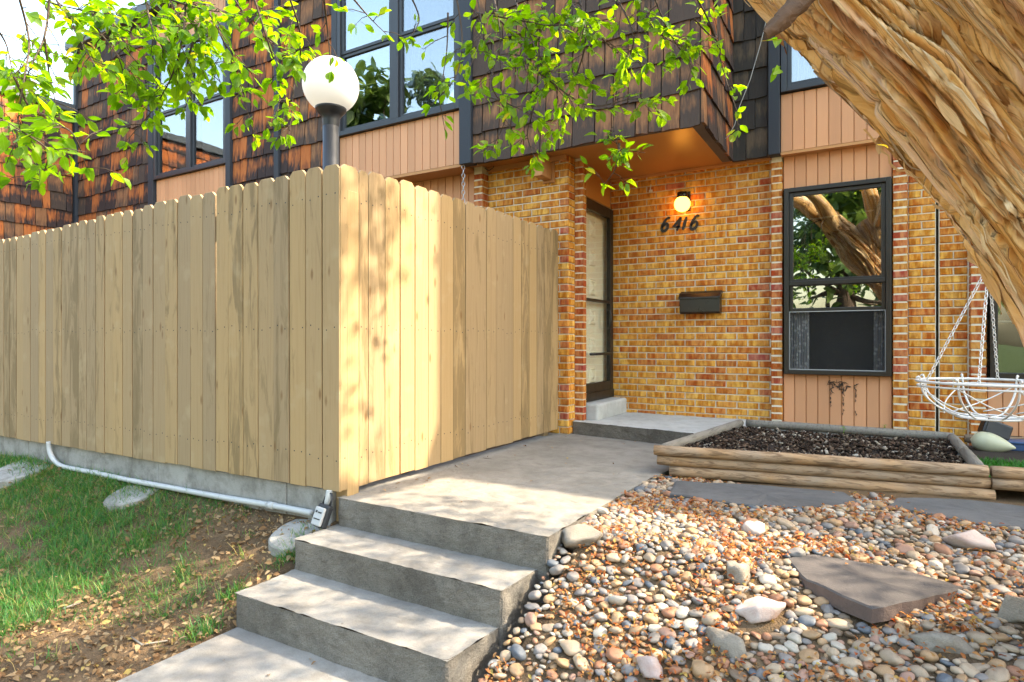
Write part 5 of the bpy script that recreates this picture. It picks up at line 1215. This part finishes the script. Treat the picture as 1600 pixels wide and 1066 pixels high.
def spray(path, r0, leaf_s, dens, shoots=.038, shoot_len=(.04, .11), down=.35):
    sp_ = smooth_path(path, 8); ti = len(TW); mb = MB(); mb.tube(sp_, list(np.linspace(r0, .0012, len(sp_))), 5)
    acc = 0
    for i in range(1, len(sp_)):
        d = sp_[i] - sp_[i - 1]; acc += d.length
        q = proj(sp_[i])
        while acc > shoots:
            acc -= shoots
            if random.random() > dens: continue
            sdv = (d.normalized() * .6 + Vector((random.gauss(0, 1), random.gauss(0, 1), random.gauss(-.1, .7))).normalized()).normalized(); ln = random.uniform(*shoot_len)
            e_ = sp_[i] + sdv * ln + Vector((0, 0, -down * ln * .5)); md = sp_[i].lerp(e_, .5) + Vector((0, 0, .008)); mb.tube([sp_[i], md, e_], [.0018, .0014, .001], 4)
            for k in range(random.randint(3, 6)):
                f = random.uniform(.35, 1); b_ = sp_[i].lerp(e_, f); ld = (sdv * .7 + Vector((random.gauss(0, .7), random.gauss(0, .7), random.gauss(-down, .5)))).normalized(); pet = random.uniform(.008, .02)
                mb.tube([b_, b_ + ld * pet], [.0008, .0007], 3); LV.append((ti, leafm(b_ + ld * pet, ld, leaf_s * random.uniform(.65, 1.12))))
    e_ = sp_[-1]; d = (sp_[-1] - sp_[-2]).normalized()
    for k in range(4): LV.append((ti, leafm(e_, (d + Vector((random.gauss(0, .6), random.gauss(0, .6), random.gauss(-.2, .4)))), leaf_s * random.uniform(.7, 1.05))))
    TW.append(mb)
def nearest(p): return min(LIMB, key=lambda q: (q - p).length)
T = [  # hanging twigs: photo pixels, distance, leaf length, density
 ([(28, -10), (45, 60), (40, 110), (30, 170), (24, 235)], 1.95, .058, .55), ([(78, -10), (70, 55), (48, 105), (30, 150)], 2.0, .055, .5), ([(70, 60), (76, 110), (88, 165)], 2.0, .055, .45),
 ([(82, -10), (118, 50), (150, 105)], 2.05, .055, .8), ([(-15, 30), (10, 70), (20, 120)], 1.9, .055, .8), ([(-20, 150), (10, 195), (45, 212), (75, 240), (62, 285)], 1.75, .06, .62), ([(22, 120), (60, 190), (110, 205), (135, 262)], 1.8, .06, .55),
 ([(165, -10), (182, 50), (212, 95), (240, 120)], 2.1, .055, .95), ([(140, -10), (150, 40), (185, 90), (200, 150)], 2.1, .055, .75), ([(225, -10), (238, 45), (255, 85), (235, 140)], 2.15, .055, .95),
 ([(290, -10), (286, 55), (268, 120), (236, 175), (196, 222)], 2.15, .055, .9), ([(260, -10), (300, 60), (330, 100), (345, 130)], 2.2, .055, 1), ([(310, -10), (345, 55), (368, 115), (390, 185)], 2.2, .055, .85), ([(330, -10), (300, 70), (290, 130), (300, 160)], 2.2, .055, .8),
 ([(395, -10), (420, 70), (438, 130), (432, 185)], 2.2, .055, .75), ([(360, -10), (400, 45), (430, 70), (470, 90)], 2.3, .055, 1), ([(450, -10), (470, 60), (460, 130), (452, 212)], 2.25, .055, .6),
 ([(505, -10), (512, 50), (518, 112)], 2.1, .05, .4), ([(545, -10), (575, 25), (605, 55)], 2.3, .05, .55), ([(200, -25), (320, 15), (430, 20)], 2.2, .055, .9), ([(0, -20), (100, 10), (190, 25)], 2.1, .055, .8),
 ([(640, -10), (655, 30), (640, 60)], 2.4, .045, .22), ([(712, -10), (722, 60), (712, 120), (672, 166)], 2.45, .055, .55), ([(700, 20), (698, 80), (690, 130)], 2.4, .05, .35),
 ([(770, -10), (782, 60), (768, 130), (790, 180), (768, 235)], 2.5, .058, .62), ([(745, -10), (752, 50), (735, 105)], 2.45, .055, .6), ([(850, -10), (842, 70), (838, 150), (824, 210), (838, 252)], 2.55, .058, .7), ([(800, -10), (830, 60), (850, 110), (880, 150)], 2.5, .058, .8),
 ([(905, -10), (915, 60), (900, 120), (880, 170), (862, 205)], 2.55, .058, .8), ([(880, -10), (930, 50), (975, 90), (1010, 100)], 2.55, .058, .95), ([(960, -10), (990, 60), (968, 120), (958, 190), (968, 240)], 2.5, .06, .7), ([(968, 225), (962, 262), (945, 288)], 2.5, .06, .55),
 ([(1020, -10), (1045, 50), (1082, 105)], 2.6, .056, .85), ([(985, -10), (1015, 40), (1060, 70), (1090, 75)], 2.6, .056, .9), ([(1085, -10), (1115, 50), (1130, 110), (1152, 175)], 2.6, .05, .42), ([(1085, 30), (1118, 60), (1120, 20)], 2.6, .05, .5),
 ([(800, 80), (850, 120), (920, 165), (985, 155), (1015, 158)], 2.5, .056, .62), ([(745, 20), (800, 30), (870, 40), (950, 30)], 2.5, .056, .8), ([(760, 150), (800, 165), (840, 185)], 2.5, .056, .5)]
for pth, t, ls, dn in T:
    pts = [P(a, b, t + .12 * math.sin(i * 1.7 + a * .01)) for i, (a, b) in enumerate(pth)]
    if pth[0][1] < 0:
        n_ = nearest(pts[0]); up_ = pts[0] + Vector((0, 0, .25)); pre = [n_, n_.lerp(up_, .6) + Vector((0, 0, .05)), up_]
        TWmb = MB().tube(smooth_path(pre + [pts[0]], 6), list(np.linspace(.009, .0042, 19)), 6); part('branchlet', TWmb, 'twig', tr, True)
    spray(pts, .0042, ls * .88, min(1, dn * 1.05), .03 if pth[0][0] > 730 else .034)
for px, py, t in ((1214, 62, 1.72), (1218, 108, 1.72), (1388, 232, 1.66)):
    p = P(px, py, t)
    for k in range(3 if px < 1300 else 1): LV.append((0, leafm(p, Vector((random.gauss(-.4, .4), random.gauss(0, .4), random.gauss(-.3, .4))), .045 if px < 1300 else .03)))
vis = len(LV)
# the rest of the crown, above and to the right of the view
def shade_gap(p):                                                        # thins the unseen crown so that sun reaches fence, landing, stones and steps
    kx, ky = SUND.x / SUND.z, SUND.y / SUND.z
    h = (p.x - FX) / kx; yf, zf = p.y - ky * h, p.z - h
    if h > 0 and 2.35 < yf < 3.45 and -.1 < zf < 1.95: return .95 if zf < 1.3 else .6
    for f in (.15, .3, .45, .6, .75, .9, 1.05):
        q = p - Vector((.80, 2.55, .1)).lerp(Vector((.12, 2.2, 2.0)), f)
        if q.dot(SUND) > 0 and (q - SUND * q.dot(SUND)).length < .34: return .96
    x, y = p.x - kx * p.z, p.y - ky * p.z
    if -2.6 < x < -.15 and 2.45 < y < 3.5: return .93
    if -2.7 < x < -1.2 and .8 < y <= 2.45: return .8
    if -4.4 < x < -2.5 and 1.2 < y < 2.5: return .88
    return 0
def cluster(c_, r, n, s):
    for k in range(n):
        p = Vector(c_) + Vector((random.gauss(0, r), random.gauss(0, r), random.gauss(0, r * .7))); q = proj(p)
        if q and -40 < q[0] < 1640 and q[1] > -25: continue
        if random.random() < shade_gap(p): continue
        LV.append((-1, leafm(p, Vector((random.gauss(0, 1), random.gauss(0, 1), random.gauss(-.4, .5))), s * random.uniform(.7, 1.2))))
for q in LIMB[::3]:
    if q.z > 2.85: cluster(q + Vector((0, 0, .1)), .22, 5, .06)
for k in range(34):
    c_ = Vector((random.uniform(.2, 3.6), random.uniform(2.6, 5.0), random.uniform(3.8, 6.2))); cluster(c_, .26, 34, .075)
for k in range(4): cluster((random.uniform(-3.2, .2), random.uniform(.4, 2.4), random.uniform(3.2, 4.3)), .28, 26, .07)
for k in range(44):                                                      # unseen leaf clumps added to shade the right half of the stone bed
    h = random.uniform(3.4, 5.2); c_ = Vector((random.uniform(-.02, 1.9), random.uniform(2.25, 3.45), -.1)) + SUND * (h / SUND.z)
    for q_ in range(26):
        p = c_ + Vector((random.gauss(0, .17), random.gauss(0, .17), random.gauss(0, .14))); q = proj(p)
        if not (q and -40 < q[0] < 1640 and q[1] > -25) and p.y < 5.95 and random.random() > (shade_gap(p) > .95): LV.append((-1, leafm(p, Vector((random.gauss(0, 1), random.gauss(0, 1), random.gauss(-.4, .5))), .085 * random.uniform(.7, 1.2))))
for k in range(85):                                                      # unseen leaf clumps added sunward to dapple steps, path, fence corner and bank
    tx, ty, tz = random.choice(((random.uniform(-2.6, -1.3), random.uniform(1.0, 2.4), -.3), (random.uniform(-2.6, -1.3), random.uniform(1.0, 2.4), -.3), (random.uniform(-4.2, -2.6), random.uniform(1.0, 2.0), -.5), (random.uniform(-1.2, .6), random.uniform(1.2, 2.3), -.2), (FX, random.uniform(2.45, 2.75), random.uniform(1.3, 1.9))))
    h = random.uniform(3.6, 5.4); c_ = Vector((tx, ty, tz)) + SUND * (h / SUND.z)
    for q_ in range(20):
        p = c_ + Vector((random.gauss(0, .17), random.gauss(0, .17), random.gauss(0, .12))); q = proj(p)
        if not (q and -40 < q[0] < 1640 and q[1] > -25): LV.append((-1, leafm(p, Vector((random.gauss(0, 1), random.gauss(0, 1), random.gauss(-.4, .5))), .085 * random.uniform(.7, 1.2))))
LM = [np_mesh('leaf', v, f, 'leaf', uv, True) for v, f, uv in LT]
sz = []
for i, (ti, M_) in enumerate(LV[:vis]):
    q = proj(M_.translation); sz.append(((M_.to_scale().x / q[2]) if q and 0 < q[0] < 1600 and 0 < q[1] else 0, i))
sz.sort(reverse=True); keep = set(i for s, i in sz[:300]); TO = [part('twig', mb_, 'twig', tr, True) for mb_ in TW]; rest = [[], [], []]
for i, (ti, M_) in enumerate(LV):
    if i in keep and ti >= 0: o = link('leaf', LM[i % 3]); child(o, TO[ti]); o.matrix_basis = M_
    else: rest[i % 3].append(M_)
for k in range(3):
    o = link('foliage', scatter_mesh('foliage', LT[k][0], LT[k][1], rest[k], 'leaf', LT[k][2], True)); child(o, tr); o['kind'] = 'stuff'

# ================================================================== TREES FURTHER OFF
def far_tree(base, h, r, mat, n, s, label, droop=0.0, group=None):
    b = Vector(base); t = empty('background_tree', tuple(b), label, 'tree', group)
    part('trunk', MB().tube([b - Vector((0, 0, .2)), b + Vector((.1, 0, h * .3)), b + Vector((0, .2, h * .7))], [.28, .22, .08], 10), 'twig', t, True)
    ms = []; blobs = [(b + Vector((random.gauss(0, r * .45), random.gauss(0, r * .45), h * random.uniform(.4, .97))), r * random.uniform(.22, .42)) for k in range(34)]
    for k in range(12):
        bb = blobs[k][0]; part('branch', MB().tube([b + Vector((0, .1, h * .35)), b.lerp(bb, .6) + Vector((0, 0, .2)), bb], [.09, .05, .02], 6), 'twig', t, True)
    for k in range(n):
        c_, q = random.choice(blobs); d = Vector((random.gauss(0, 1), random.gauss(0, 1), random.gauss(0, 1))).normalized() * q * random.uniform(.3, 1) ** .6; d.z *= .75
        ms.append(leafm(c_ + d + Vector((0, 0, -droop * random.random())), Vector((random.gauss(0, 1), random.gauss(0, 1), random.gauss(-.3 - droop, .5))), s * random.uniform(.6, 1.3)))
    o = link('crown', scatter_mesh('crown', LT[0][0], LT[0][1], ms, mat, LT[0][2], True)); child(o, t)
far_tree((-30, 18.5, 0), 11.5, 5.0, 'willow_leaf', 9000, .42, 'pale feathery tree rising behind the roof at the upper left', .6)
far_tree((-.8, -8.5, -.5), 8, 3.4, 'far_leaf', 4200, .36, 'broad green tree across the lawn, mirrored in the ground-floor window')
far_tree((-16.5, -8, -.6), 11.5, 3.2, 'far_leaf', 3600, .45, 'tall tree beyond the lawn, mirrored in the upper storey windows')
far_tree((5.5, -12, -.5), 9, 3.8, 'far_leaf', 3600, .36, 'round tree standing behind and right of the mirrored lawn tree')
flush_pieces()
